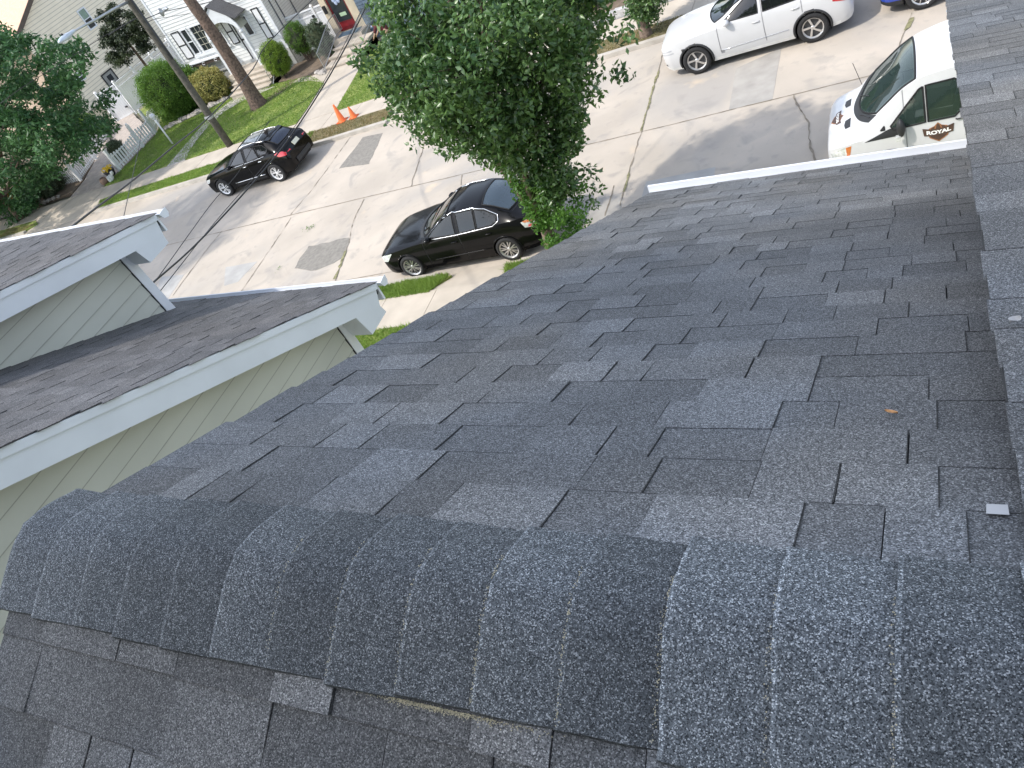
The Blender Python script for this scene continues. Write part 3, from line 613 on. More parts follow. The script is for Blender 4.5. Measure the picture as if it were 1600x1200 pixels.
# entry: door with black frame, side light, porch hood with arch, posts
b = M(); f = .06; x0, x1, z0, z1 = -30.02, -29.60, -.44, 1.80
for bx in ((x0, x0+f, z0, z1), (x1-f, x1, z0, z1), (x0+f, x1-f, z0, z0+f), (x0+f, x1-f, z1-f, z1), (x0+f, x1-f, .62, .70)): wbox(b, *bx, YW-.07, YW-.018)
dr = b.build('door', BLACKT, wh); b = M(); wbox(b, x0+f, x1-f, z0+f, .62, YW-.045, YW-.02); wbox(b, x0+f, x1-f, .70, z1-f, YW-.045, YW-.02); b.build('panel', SHUTW, dr)
b = M(); b.box((-29.75, YW-.10, .62), (-29.62, YW-.06, .80)); b.build('mailbox', BLACKT, wh)
window(wh, -29.36, -29.0, .76, 1.66, 1, 1, mid=False, bars=False)
b = M(); cx, cz, ri, ro = -30.0, 1.35, .93, 1.12; YH = YW-.95
arc = [(cx+math.cos(a)*.98, cz+.62*math.sin(a)) for a in np.linspace(math.pi, 0, 13)]
outer = [(-31.15, 1.36), (-31.05, 1.85), (-30.75, 2.2), (-30.4, 2.45), (-30.0, 2.72), (-29.6, 2.45), (-29.25, 2.2), (-28.95, 1.85), (-28.85, 1.36)]
o2 = []
for i in range(13):
    t = i/12*8; k = min(7, int(t)); f_ = t-k; o2.append((outer[k][0]+(outer[k+1][0]-outer[k][0])*f_, outer[k][1]+(outer[k+1][1]-outer[k][1])*f_))
for i in range(12):
    P4 = [(arc[i][0], YH, arc[i][1]), (arc[i+1][0], YH, arc[i+1][1]), (o2[i+1][0], YH, o2[i+1][1]), (o2[i][0], YH, o2[i][1])]; b.prism(P4, (0, .06, 0))
ph = b.build('porch_hood', WHITE, wh)
b = M()
for i in range(12): b.quad((arc[i][0], YH+.06, arc[i][1]), (arc[i+1][0], YH+.06, arc[i+1][1]), (arc[i+1][0], YW-.01, arc[i+1][1]), (arc[i][0], YW-.01, arc[i][1]))
b.build('vault', mat('olive_vault', (.42, .42, .35), .8, var=.1), ph)
b = M(); R = [(-31.25, 1.9), (-30.0, 2.80), (-28.75, 1.9)]
for (a, c) in ((R[0], R[1]), (R[1], R[2])): b.prism([(a[0], YH-.08, a[1]), (c[0], YH-.08, c[1]), (c[0], YH-.08, c[1]+.06), (a[0], YH-.08, a[1]+.06)], (0, YW-YH+.06, 0))
b.build('hood_roof', OLDROOF, ph)
for x in (-31.05, -28.93):
    b = M(); b.box((x-.07, YH, -.5), (x+.07, YH+.14, 1.40)); b.lathe([(.075, 1.2), (.12, 1.25), (.12, 1.32), (.08, 1.38)], c=(x, YH+.07, 0), n=14); b.build('post', WHITE, ph)
PF = -.5
b = M(); b.box((-31.2, 32.3, -1.55), (-28.4, YW-.1, PF)); pf = b.build('porch_floor', STEP, wh)
nst = 4
st = M(); zg = gz(-29.3)+.10
for i in range(nst):
    z1 = zg+(PF-zg)*(i+1)/(nst+1); y0 = 31.2+i*.28; st.box((-30.75, y0, zg-.3), (-28.1, 32.3, z1-.02)); st.box((-30.79, y0-.03, z1-.02), (-28.07, 32.3, z1+.02+.001*i))
st.build('steps', STEP, wh)
def rail(par, p, q, h, n, m, r=.012, name='railing'):
    b = M(); p, q = np.array(p, float), np.array(q, float); up = np.array((0, 0, 1.))
    b.tube([p+up*h, q+up*h], r*1.9, 6); b.tube([p+up*.1, q+up*.1], r*1.3, 6)
    for i in range(n+1): a = p+(q-p)*i/n; b.tube([a+up*(0 if i in (0, n) else .1), a+up*h], r*(1.6 if i in (0, n) else .8), 5)
    return b.build(name, m, par)
rail(wh, (-31.1, YH+.1, PF), (-31.1, YW-.1, PF), .75, 8, WHITE); rail(wh, (-31.05, YH+.05, PF), (-30.4, YH+.05, PF), .75, 7, WHITE); rail(wh, (-28.75, 32.4, PF), (-27.9, 32.4, PF), .75, 9, WHITE); rail(wh, (-27.9, 32.4, PF), (-27.9, 31.3, zg), .75, 9, METAL)

# ------------------------------------------------------------------ HOUSE WITH RED DOOR
Y2 = 33.1
rh = thing('red_door_house', 'cream fronted house with dark red glass door and blue-grey stone wall', 'house', (-21, Y2, gz(-21)))
b = M(); b.box((-24.35, Y2, -1.2), (-24.02, Y2+9, 4.2)); b.box((-24.02, Y2+.14, -1.2), (-22.96, Y2+9, 4.2)); b.box((-22.96, Y2, -1.2), (-22.5, Y2+9, 4.2)); b.box((-24.02, Y2, 1.75), (-22.96, Y2+.14, 4.2)); b.build('wall', mat('cream_render', (.60, .50, .36), .7, var=.06), rh)
b = M(); z = -1.1; r = 0
while z < 4.2:
    x = -22.5+(.2 if r % 2 else 0)-.2; 
    while x < -14:
        w = random.uniform(.28, .55); a, c = max(x, -22.5), min(x+w-.012, -14)
        if c-a > .05: b.box((a, Y2+.02-random.uniform(0, .02), z+.006), (c, Y2+.3, z+.135), tone=random.uniform(.75, 1.25))
        x += w
    z += .145; r += 1
b.build('stone_cladding', mat('blue_stone', (.155, .20, .255), .8, var=.15, scale=5, tone=True), rh, tone=True)
b = M(); b.box((-22.5, Y2+.06, -1.2), (-14, Y2+9, 4.2)); b.build('wall', mat('mortar', (.09, .11, .13), .9), rh)
b = M(); b.prism([(-24.8, Y2-.5, 4.1), (-24.8, 37.5, 6.6), (-24.8, 42.5, 4.1)], (11.3, 0, 0)); b.build('roof', OLDROOF, rh)
DY = Y2+.10; b = M(); x0, x1, z0, z1 = -24.0, -22.98, -.36, 1.74; f = .09
for bx in ((x0, x0+f, z0, z1), (x1-f, x1, z0, z1), (x0+f, x1-f, z0, z0+.16), (x0+f, x1-f, z1-f, z1), (x0+f, x1-f, .0, .05)): wbox(b, *bx, DY-.03, DY+.02)
d = b.build('door', mat('dark_red_paint', (.16, .012, .016), .35, var=.15), rh)
b = M(); wbox(b, x0+f, x1-f, z0+.16, 0, DY-.02, DY+.01); b.build('kick_panel', mat('red_panel', (.22, .014, .02), .4, var=.1), d)
b = M(); wbox(b, x0+f, x1-f, .05, z1-f, DY-.015, DY+.01); b.build('pane', DARKG, d)
b = M(); b.box((-23.62, DY-.03, .28), (-23.25, DY-.018, .44)); b.build('notice', mat('pale_green_card', (.42, .55, .36), .6), d)
b = M()
for c in ((-23.55, 1.05), (-23.4, 1.1), (-23.3, .98), (-23.47, .92)): b.blob((c[0], DY-.07, c[1]), (.09, .05, .09), amp=.3)
b.build('wreath', mat('pale_blue_flowers', (.42, .48, .62), .8, var=.3, scale=30), d)
b = M(); b.box((-24.26, Y2-.10, .62), (-24.12, Y2-.003, .98)); b.build('wall_lamp', BLACKT, rh)
b = M(); b.box((-24.2, 32.35, -.98), (-22.4, Y2+.1, -.40)); 
lz = gz(-22.8)+.12
for i in range(3):
    z1 = lz+(-.40-lz)*(i+1)/4; y0 = 30.35+i*.62; b.box((-23.75, y0, lz-.2), (-21.75+.0, 32.36, z1)); b.box((-23.8, y0-.04, z1-.05), (-21.7, y0+.1, z1+.004))
b.build('steps', STEP, rh)
b = M(); b.box((-23.9, 32.5, -.397), (-22.7, 33.05, -.38)); b.build('doormat', mat('blue_mat', (.09, .14, .19), .9), rh)
for x in (-23.68, -21.85):
    b = M(); A = np.array((x, 30.2, lz)); B = np.array((x-.15*(x < -22), 32.4, -.40)); 
    for hh in (.18, .9): b.tube([A+(0, 0, hh), B+(0, 0, hh)], .02, 6)
    b.tube([B+(0, 0, .9), B+np.array((0, .7, .9))], .02, 6); b.tube([B+(0, 0, .18), B+np.array((0, .7, .18))], .02, 6)
    for i in range(19): p = A+(B-A)*i/18; b.tube([p+(0, 0, 0 if i in (0, 18) else .18), p+(0, 0, .9)], .019 if i in (0, 18) else .010, 5)
    for i in range(6): p = B+np.array((0, .7, 0))*(i+1)/6; b.tube([p+(0, 0, .18), p+(0, 0, .9)], .010, 5)
    b.build('railing', METAL, rh)

# ------------------------------------------------------------------ CREAM HOUSE, far left
XC = -55.0; TRF[0] = True
ch = thing('cream_house', 'tall cream sided house at upper left with peach tiled roof edge', 'house', HF(XC-4, 42, gz(XC)))
rk0, rk1 = (37.9, 3.48), (41.3, 5.05); sl_ = (rk1[1]-rk0[1])/(rk1[0]-rk0[0])
b = M(); top = lambda y: rk0[1]+(y-rk0[0])*sl_
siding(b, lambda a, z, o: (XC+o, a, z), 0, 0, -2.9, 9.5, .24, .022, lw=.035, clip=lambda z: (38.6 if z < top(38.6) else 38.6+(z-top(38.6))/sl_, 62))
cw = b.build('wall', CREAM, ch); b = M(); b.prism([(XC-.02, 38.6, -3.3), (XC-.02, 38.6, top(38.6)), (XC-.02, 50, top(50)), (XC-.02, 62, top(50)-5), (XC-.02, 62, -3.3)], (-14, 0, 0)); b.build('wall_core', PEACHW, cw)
b = M(); b.prism([(XC+.35, 37.6, top(37.6)), (XC+.35, 50, top(50)), (XC+.35, 50, top(50)+.12), (XC+.35, 37.6, top(37.6)+.12)], (-15, 0, 0)); rf = b.build('roof', PEACH, ch)
b = M(); b.prism([(XC+.38, 37.55, top(37.55)-.22), (XC+.38, 50, top(50)-.22), (XC+.38, 50, top(50)+.1), (XC+.38, 37.55, top(37.55)+.1)], (-.08, 0, 0)); b.box((XC-14.6, 37.45, top(37.55)-.2), (XC+.36, 37.55, top(37.55)+.1)); b.build('brown_trim', BROWNT, rf)
def xwindow(par, X, y0, y1, z0, z1, fm, glass=DARKG, fw=.09, mid=True):
    b = M(); o = .05
    for (a, c, d, e) in ((y0-fw, y1+fw, z0-fw, z0), (y0-fw, y1+fw, z1, z1+fw), (y0-fw, y0, z0, z1), (y1, y1+fw, z0, z1)): b.box((X+.02, a, d), (X+o+.02, c, e))
    if mid: b.box((X+.02, y0, (z0+z1)/2-.03), (X+.06, y1, (z0+z1)/2+.03))
    w = b.build('window', fm, par); b = M(); b.box((X+.0, y0, z0), (X+.035, y1, z1)); b.build('pane', glass, w); return w
SHADE = mat('green_pane', (.10, .15, .12), .2)
w_ = xwindow(ch, XC, 43.98, 44.62, 1.45, 2.75, WHITE, DARKG)
b = M(); b.box((XC+.036, 44.0, 2.14), (XC+.04, 44.6, 2.74)); b.build('blind', mat('green_blind', (.22, .30, .24), .6), w_)
xwindow(ch, XC, 39.75, 40.85, -.75, -.25, WHITE, DARKG); xwindow(ch, XC, 42.15, 43.2, -2.15, -1.35, BLACKT, mat('grey_pane', (.30, .30, .28), .4), mid=False)
b = M(); b.box((XC+.036, 42.45, -2.0), (XC+.05, 42.95, -1.55)); b.build('vent', DARKG, ch)

TRF[0] = None
# ------------------------------------------------------------------ FENCES
VINYL = mat('white_vinyl', (.82, .83, .85), .4, var=.03)
def vinyl_panel(par, p, q, h, zg0, zg1):
    p, q = np.array(p, float), np.array(q, float); L = np.linalg.norm(q-p); d = (q-p)/L; n = np.array((-d[1], d[0])); m = max(2, int(L/.15))
    P = lambda t, z, o: (*(p+d*t+n*o), z); zz = lambda t: zg0+(zg1-zg0)*t/L
    b = M(); hp = h-.38
    for i in range(m):
        a, c = L*i/m+.004, L*(i+1)/m-.004; b.hexa([P(a, zz(a)+.05, -.012), P(c, zz(c)+.05, -.012), P(c, zz(c)+.05, .012), P(a, zz(a)+.05, .012), P(a, zz(a)+hp, -.012), P(c, zz(c)+hp, -.012), P(c, zz(c)+hp, .012), P(a, zz(a)+hp, .012)])
    for z in (.05, hp, h-.07): b.hexa([P(0, zz(0)+z, -.03), P(L, zz(L)+z, -.03), P(L, zz(L)+z, .03), P(0, zz(0)+z, .03), P(0, zz(0)+z+.07, -.03), P(L, zz(L)+z+.07, -.03), P(L, zz(L)+z+.07, .03), P(0, zz(0)+z+.07, .03)])
    pn = b.build('panel', VINYL, par)
    b = M(); k = int(L/.085)
    for i in range(-3, k+1):
        for s in (1, -1):
            t0 = i*.085; t1 = t0+.24
            if s < 0: t0, t1 = t1, t0
            A, B = [np.clip(t0, 0, L), hp+.07], [np.clip(t1, 0, L), h-.07]
            if abs(A[0]-B[0]) < .05: continue
            w = .011; b.add([P(A[0]-w, zz(A[0])+A[1], .004*s), P(A[0]+w, zz(A[0])+A[1], .004*s), P(B[0]+w, zz(B[0])+B[1], .004*s), P(B[0]-w, zz(B[0])+B[1], .004*s)], [(0, 1, 2, 3)])
    b.build('lattice', VINYL, par)
def post(par, x, y, z0, h, w=.06, cap=True):
    b = M(); b.box((x-w, y-w, z0-.1), (x+w, y+w, z0+h))
    if cap:
        b.box((x-w-.015, y-w-.015, z0+h), (x+w+.015, y+w+.015, z0+h+.04)); b.add([(x-w, y-w, z0+h+.04), (x+w, y-w, z0+h+.04), (x+w, y+w, z0+h+.04), (x-w, y+w, z0+h+.04), (x, y, z0+h+.11)], [(0, 1, 4), (1, 2, 4), (2, 3, 4), (3, 0, 4)])
    b.build('post', VINYL, par)
XF = -43.0; zf = gz(XF)+.08
vf = thing('vinyl_fence', 'tall white vinyl fence with lattice top running back beside the white house', 'fence', (XF, 36, zf))
ys = [(-43.15, 35.85), (-43.0, 37.6), (-42.85, 39.4), (-42.7, 41.2), (-42.55, 43.0)]
for a, c in zip(ys, ys[1:]): vinyl_panel(vf, (a[0], a[1]+.06), (c[0], c[1]-.06), 2.0, zf, zf)
for a in ys: post(vf, *a, zf, 2.08)
vg = thing('vinyl_gate', 'white vinyl driveway gate with lattice top and black hinges', 'gate', (-44.4, 35.4, zf-.1))
vinyl_panel(vg, (-44.42, 35.34), (-43.22, 35.78), 1.95, zf-.1, zf); post(vg, -44.5, 35.3, zf-.1, 2.05)
b = M()
for z in (.5, 1.55): b.box((-43.42, 35.62, zf+z), (-43.22, 35.68, zf+z+.09))
b.build('hinge', BLACKT, vg)
sg = thing('side_gate', 'white vinyl side gate between white house and red door house', 'gate', (-26, 34.2, gz(-26)))
zs_ = gz(-27)+.15
vinyl_panel(sg, (-27.5, 34.2), (-25.75, 34.2), 1.9, zs_, zs_+.05); vinyl_panel(sg, (-25.6, 34.2), (-24.45, 34.2), 1.9, zs_+.05, zs_+.1); post(sg, -25.67, 34.2, zs_, 2.0)
b = M()
for x, z in ((-27.35, 1.45), (-25.85, 1.5)): b.box((x, 34.1, zs_+z), (x+.14, 34.16, zs_+z+.12))
b.build('hinge', BLACKT, sg)
def picket(name, label, pts, hs, posts):
    th = thing(name, label, 'fence', (*pts[0], gz(pts[0][0]))); L = 0; b = M(); rb = M()
    seg = [math.dist(a, c) for a, c in zip(pts, pts[1:])]; tot = sum(seg)
    def at(t):
        k = 0
        while k < len(seg)-1 and t > seg[k]: t -= seg[k]; k += 1
        a, c = pts[k], pts[k+1]; f = t/seg[k]; return a[0]+(c[0]-a[0])*f, a[1]+(c[1]-a[1])*f
    def dirn(t): p, q = at(max(0, t-.05)), at(min(tot, t+.05)); d = Vector((q[0]-p[0], q[1]-p[1])).normalized(); return d
    n = int(tot/.21)
    for i in range(n+1):
        t = tot*i/n; x, y = at(t); d = dirn(t); w, th_ = .058, .012; h = hs[0]+(hs[1]-hs[0])*(t/tot)-.16*math.sin(math.pi*((t % 2.4)/2.4)); z = gz(x)+.14
        c = [(x-d.x*w-d.y*-th_*0, y-d.y*w), (x+d.x*w, y+d.y*w)]; nx, ny = -d.y*th_, d.x*th_
        P = [(c[0][0]-nx, c[0][1]-ny), (c[1][0]-nx, c[1][1]-ny), (c[1][0]+nx, c[1][1]+ny), (c[0][0]+nx, c[0][1]+ny)]
        b.hexa([(px, py, z+.04) for px, py in P]+[(px, py, z+h-.05) for px, py in P]); b.add([(px, py, z+h-.05) for px, py in P]+[(x, y, z+h)], [(0, 1, 4), (1, 2, 4), (2, 3, 4), (3, 0, 4)])
    for hh in (.22, .72): rb.tube([(*at(tot*i/12), gz(at(tot*i/12)[0])+.14+hh) for i in range(13)], .028, 4)
    b.build('pickets', VINYL, th); rb.build('rail', VINYL, th)
    for t, hh in posts:
        x, y = at(tot*t); z = gz(x)+.12; q = M(); q.box((x-.065, y-.065, z-.1), (x+.065, y+.065, z+hh)); q.box((x-.08, y-.08, z+hh), (x+.08, y+.08, z+hh+.03)); q.blob((x, y, z+hh+.09), (.07, .07, .08), amp=0); q.build('post', VINYL, th, smooth=False)
picket('picket_fence', 'white picket fence curving along the lawn beside the round bush', [(-35.95, 26.7), (-36.05, 28.2), (-36.25, 30.3), (-37.6, 32.3)], (.95, 1.0), [(0, 1.15), (.38, 1.25), (.62, 1.3)])
picket('picket_fence', 'white picket fence along the far side of the driveway, partly behind the maple', [(-42.2, 27.4), (-39.8, 27.1), (-41.0, 29.6), (-43.4, 33.4)], (1.0, 1.05), [(0, 1.2), (.255, 1.25), (.55, 1.25)])
# low retaining wall of pale blocks behind the right far walk
rw = M(); x = -9.5
while x < 12:
    w = .42; rw.box((x+.008, 25.3+random.uniform(0, .015), gz(x)), (x+w-.008, 25.55, gz(x)+.36+random.uniform(-.01, .01)), tone=random.uniform(.8, 1.15)); x += w
o = rw.build('block_wall', mat('pale_block', (.42, .41, .40), .9, var=.2, scale=9, bump=.008, bscale=40, tone=True), tone=True); tag(o, 'low retaining wall of pale blocks behind the far sidewalk at top right', 'wall')
slab('raised_bed', [(-9.5, 25.55), (12, 25.55), (12, 32), (-9.5, 32)], -.05, .30, SOIL)
# rough edging stones
def stones(label, pts, n, r, seed, grp=None):
    rnd = random.Random(seed); L = [math.dist(a, c) for a, c in zip(pts, pts[1:])]; tot = sum(L); obs = []
    for i in range(n):
        t = tot*(i+.5)/n; k = 0
        while k < len(L)-1 and t > L[k]: t -= L[k]; k += 1
        a, c = pts[k], pts[k+1]; f = t/L[k]; x, y = a[0]+(c[0]-a[0])*f, a[1]+(c[1]-a[1])*f; rr = r*rnd.uniform(.7, 1.25)
        b = M(); b.blob((0, 0, 0), (rr*rnd.uniform(.9, 1.4), rr, rr*.7), rnd.uniform(0, 50), .6, (9, 6)); o = b.build('edging_stone', STONE, smooth=False); o.location = (x+rnd.uniform(-.04, .04), y+rnd.uniform(-.05, .05), gz(x)+.12+rr*.35); o.rotation_euler.z = rnd.uniform(0, 6)
        tag(o, label, 'stone', grp); obs.append(o)
stones('rough stone edging the bed under the two bushes by the white house', [(-35.6, 30.5), (-34, 30.9), (-32.4, 31.4), (-31.4, 31.7)], 22, .17, 3, 'stones edging the bush bed')
stones('rough stone in the small heap at the foot of the metal railing', [(-24.6, 30.6), (-24.0, 30.3), (-23.75, 30.05)], 9, .14, 5, 'stones at the foot of the railing')
stones('tan stone edging the garden bed left of the driveway', [(-46.5, 25.7), (-44, 25.7), (-41.5, 25.8), (-40.4, 25.95)], 16, .15, 8, 'stones edging the left garden')

# ------------------------------------------------------------------ POLE, STREET LIGHT, WIRES, SMALL THINGS
PX, PY_ = -26.66, 25.28
up = thing('utility_pole', 'tall dark wooden utility pole standing behind the black crossover', 'utility pole', (PX, PY_, gz(PX)))
b = M(); b.tube([(PX+(.0 if z < 5 else .0), PY_, gz(PX)+z) for z in (0, 2, 4, 6, 8, 10.5)], [.165, .155, .148, .14, .13, .12], 14); b.build('shaft', POLEM, up, smooth=True)
b = M(); b.tube([(PX+.165, PY_-.03, gz(PX)+z) for z in (4.2, 5, 6, 8, 10)], .035, 8); b.build('conduit', mat('black_conduit', (.03, .035, .045), .5), up, smooth=True)
b = M(); b.box((PX-.17, PY_-.17, gz(PX)+1.55), (PX+.17, PY_-.13, gz(PX)+1.66)); b.build('tag_plate', METAL, up)
b = M(); b.lathe([(.169, 1.5), (.172, 1.52), (.172, 1.60), (.168, 1.62)], c=(PX, PY_, gz(PX)), n=18); b.build('band', METAL, up)
b = M(); b.tube([(PX+.02, PY_-.1, 5.15), (PX+.02, PY_-.16, 6.6)], .05, 8); ax = [(PX, PY_-.12, 5.38), (PX, 24.4, 5.47), (PX, 23.4, 5.54), (PX, 22.6, 5.62), (PX, 22.1, 5.66)]
b = M(); b.tube(ax, [.055, .05, .045, .04, .035], 10); la = b.build('lamp_arm', METAL, up, smooth=True)
b = M(); b.blob((PX, 21.65, 5.66), (.16, .40, .11), 1, .02, (16, 10)); b.blob((PX, 22.02, 5.67), (.08, .2, .07), 1, .0, (12, 8)); b.build('lamp_head', mat('lamp_housing', (.50, .56, .62), .35, metal=.2), up, smooth=True)
b = M(); b.lathe([(.045, 0), (.045, .06), (.03, .08), (0, .08)], c=(PX, 21.6, 5.75), n=12); b.build('photocell', BLACKT, up)
b = M(); b.blob((PX, 21.55, 5.57), (.10, .16, .07), 2, 0, (12, 8)); b.build('lens', CLEAR, up, smooth=True)
WC = 0
def wire(pts, label, r=.012, n=24):
    P = [VY(*p[:2], p[2]) for p in pts]; P = [Vector(p) for p in P]
    # smooth quadratic / Catmull through the measured points
    out = []; 
    for i in range(len(P)-1):
        p0 = P[max(i-1, 0)] if i > 0 else P[0]*2-P[1]; p3 = P[i+2] if i+2 < len(P) else P[-1]*2-P[-2]; p1, p2 = P[i], P[i+1]
        for k in range(n//(len(P)-1)+1):
            t = k/(n//(len(P)-1)+1); out.append(.5*((2*p1)+(p2-p0)*t+(2*p0-5*p1+4*p2-p3)*t*t+(3*p1-p0-3*p2+p3)*t**3))
    out.append(P[-1]); b = M(); b.tube(out, r, 6); o = b.build('overhead_wire', WIRE, smooth=True); tag(o, label, 'wire', 'overhead wires'); return o
wire([(205, 476, 5.2), (233, 447, 5.6), (319, 369, 7.6), (434, 240, 10.5), (505, 135, 12.2), (556, 43, 13.5), (585, -20, 14.4)], 'thick overhead wire crossing the road and the black crossover', .013)
wire([(205, 505, 5.0), (246, 460, 5.6), (318, 369, 7.9), (355, 325, 9), (420, 250, 10.8), (480, 170, 12), (530, 85, 13.2), (565, 15, 14.2)], 'thin overhead wire just below the thick one over the road', .006)
wire([(225, 460, 5.3), (248, 432, 5.8), (329, 320, 8.5), (372, 270, 9.8), (397, 225, 10.4), (420, 190, 11)], 'thin overhead wire left of the thick one, ending over the crossover', .006)
wire([(85, 375, 5.4), (110, 356, 6), (150, 325, 7.2), (210, 280, 9.5), (272, 228, 12), (330, 180, 15), (395, 108, 19), (417, 69, 21), (488, 0, 25), (520, -30, 27)], 'dark overhead wire crossing the front lawn and white house corner', .016)
wire([(190, 355, 6), (193, 340, 6.2), (205, 285, 8), (218, 225, 10), (222, 190, 12)], 'very thin near-vertical wire above the grass verge', .005)
wire([(170, 55, 24), (185, 45, 24.5), (210, 30, 25.1), (218, 27, 25.25)], 'short wire with connector left of the utility pole', .02)
wire([(-20, 178, 20), (30, 140, 21), (110, 90, 23), (170, 52, 24.4), (215, 28, 25.2)], 'wire from the utility pole down to the left above the maple', .010)
wire([(222, 32, 25.2), (236, 26, 27), (262, 17, 31), (330, 3, 33.2), (362, -4, 33.3)], 'service wire from the pole along the white house wall', .018)
wire([(225, 38, 25.2), (243, 30, 28), (290, 22, 33.2), (340, 10, 33.3), (375, 0, 33.3)], 'lower service wire across the white siding', .012)
wire([(232, 62, 25.2), (260, 55, 29), (300, 48, 33), (330, 36, 33.2)], 'thin wire above the bay window of the white house', .009)
b = M(); q = VY(252, 19, 29.5); b.blob(q, (.10, .12, .18), 3, .5, (10, 8)); b.blob(q+np.array((.25, .1, .03)), (.16, .08, .07), 5, .4, (10, 8)); o = b.build('wire_splice', METAL); tag(o, 'grey wire splice hanging in front of the white siding', 'wire splice')
# traffic cones
def cone(label, x, y, h, r):
    z = gz(x)+.12; c = thing('traffic_cone', label, 'traffic cone', (x, y, z), group=None)
    b = M(); b.lathe([(r*.92, .02), (r*.80, .04), (r*.22, h-.01), (r*.16, h), (0.001, h)], c=(x, y, z), n=24); b.build('cone_body', ORANGE, c, smooth=True)
    b = M(); w = r*1.12; b.box((x-w, y-w, z), (x+w, y+w, z+.028)); b.build('base', mat('cone_base', (.70, .13, .03), .6), c); return c
cone('larger orange traffic cone on the verge edge, left of the pair', -19.38, 24.05, .70, .17)
cone('smaller orange traffic cone, right of the pair on the verge', -18.80, 24.06, .44, .15)
# lawn post lamp
lx, ly = -32.78, 27.9; pl = thing('lawn_lamp', 'white lamp post with round globe on the lawn near the picket fence', 'lamp post', (lx, ly, gz(lx)+.12))
b = M(); b.tube([(lx, ly, gz(lx)+.1), (lx, ly, .02)], .045, 10); b.build('post', VINYL, pl, smooth=True); b = M(); b.blob((lx, ly, .14), (.14, .14, .13), 1, 0, (14, 10)); b.build('globe', WHITE, pl, smooth=True); b = M(); b.lathe([(.06, -.02), (.10, .02), (.08, .06)], c=(lx, ly, 0), n=14); b.build('collar', VINYL, pl)
# flower pot, round pot and ornament by the picket post
px_, py_ = -36.25, 26.35; pz = gz(px_)+.12
fp = thing('flower_pot', 'dark bowl planter with yellow flowers beside the picket post', 'planter', (px_, py_, pz)); b = M(); b.lathe([(.12, 0), (.2, .05), (.27, .25), (.3, .34), (.27, .34), (.2, .28)], c=(px_, py_, pz), n=20); b.build('bowl', BLACKT, fp, smooth=True)
b = M(); rnd = random.Random(3)
for i in range(60): a, r_ = rnd.uniform(0, 6.28), rnd.uniform(0, .3); b.blob((px_+r_*math.cos(a), py_+r_*math.sin(a), pz+.42+rnd.uniform(-.08, .12)), (.04, .04, .03), i, .3, (6, 4))
b.build('flowers', YELLOW, fp)
b = M(); rp = (-36.0, 25.55); zz_ = gz(-36)+.12; b.lathe([(.1, 0), (.19, .08), (.21, .2), (.15, .33), (.12, .36), (.1, .34)], c=(*rp, zz_), n=20); o = b.build('clay_pot', mat('clay', (.22, .14, .10), .7, var=.2), smooth=True); tag(o, 'round brown clay pot at the corner of driveway and sidewalk', 'pot')
b = M(); b.blob((-35.7, 25.75, zz_+.15), (.13, .2, .17), 4, .5, (12, 8)); b.blob((-35.55, 25.9, zz_+.33), (.09, .09, .1), 6, .3, (10, 8)); o = b.build('garden_ornament', mat('white_stone', (.68, .67, .64), .8, var=.15)); tag(o, 'small white stone garden ornament beside the clay pot', 'ornament')
b = M(); bx, by = -35.6, 35.6; z0 = gz(bx)+.1; b.add([(bx-.45, by-.4, z0), (bx+.45, by-.4, z0), (bx+.45, by+.4, z0), (bx-.45, by+.4, z0), (bx-.5, by-.45, z0+1.5), (bx+.5, by-.45, z0+1.5), (bx+.5, by+.45, z0+1.9), (bx-.5, by+.45, z0+1.9)], [(0, 3, 2, 1), (4, 5, 6, 7), (0, 1, 5, 4), (1, 2, 6, 5), (2, 3, 7, 6), (3, 0, 4, 7)])
o = b.build('covered_grill', mat('blue_grey_cover', (.13, .16, .20), .6, var=.2)); tag(o, 'blue-grey covered grill standing beside the white house corner', 'grill')
b = M(); b.box((-38.9, 41, -1.8), (-36.0, 42.3, 1.0)); o = b.build('garden_shed', mat('brown_wood', (.13, .06, .04), .8)); tag(o, 'dark brown shed behind the white house below the yellow shrub', 'shed')

# ------------------------------------------------------------------ VEGETATION
def leaves(centres, radii, n, size, aspect=.55, up=.35, seed=0, shell=.55, sun_bias=0, needle=False, lobes=False):
    """n leaves spread through each clump; every leaf is a bent blade of four faces"""
    r = np.random.default_rng(seed); C = np.repeat(np.array(centres), n, 0); R = np.repeat(np.array(radii), n, 0); N = len(C)
    d = r.normal(size=(N, 3)); d /= np.linalg.norm(d, axis=1)[:, None]; rad = r.uniform(shell**3, 1, N)**(1/3)
    P = C+d*rad[:, None]*R
    nrm = d*.6+r.normal(size=(N, 3))*.7+np.array((0, 0, up)); nrm /= np.linalg.norm(nrm, axis=1)[:, None]
    a = np.cross(nrm, r.normal(size=(N, 3))); a /= np.linalg.norm(a, axis=1)[:, None]; b_ = np.cross(nrm, a)
    L = size*r.uniform(.6, 1.3, N); Wd = L*aspect*(1 if not needle else .12)
    a *= L[:, None]; w = b_*Wd[:, None]*.5; dn = nrm*(L*.12)[:, None]
    v = np.empty((N, 6, 3)); v[:, 0] = P; v[:, 1] = P+a*.45+w-dn; v[:, 2] = P+a*.5; v[:, 3] = P+a*.45-w-dn; v[:, 4] = P+a*1.0-dn*.7; v[:, 5] = P+a*.78+w*.9-dn*.8
    base = np.arange(N)[:, None]*6
    f = np.concatenate([base+np.array([0, 1, 2]), base+np.array([0, 2, 3]), base+np.array([2, 1, 4]), base+np.array([3, 2, 4])], 0)
    cl = np.repeat(r.uniform(-.25, .25, len(centres)), n); t = np.clip(.42+cl+r.normal(0, .2, N), 0, 1); t = np.concatenate([t]*4)
    return v.reshape(-1, 3), f, t
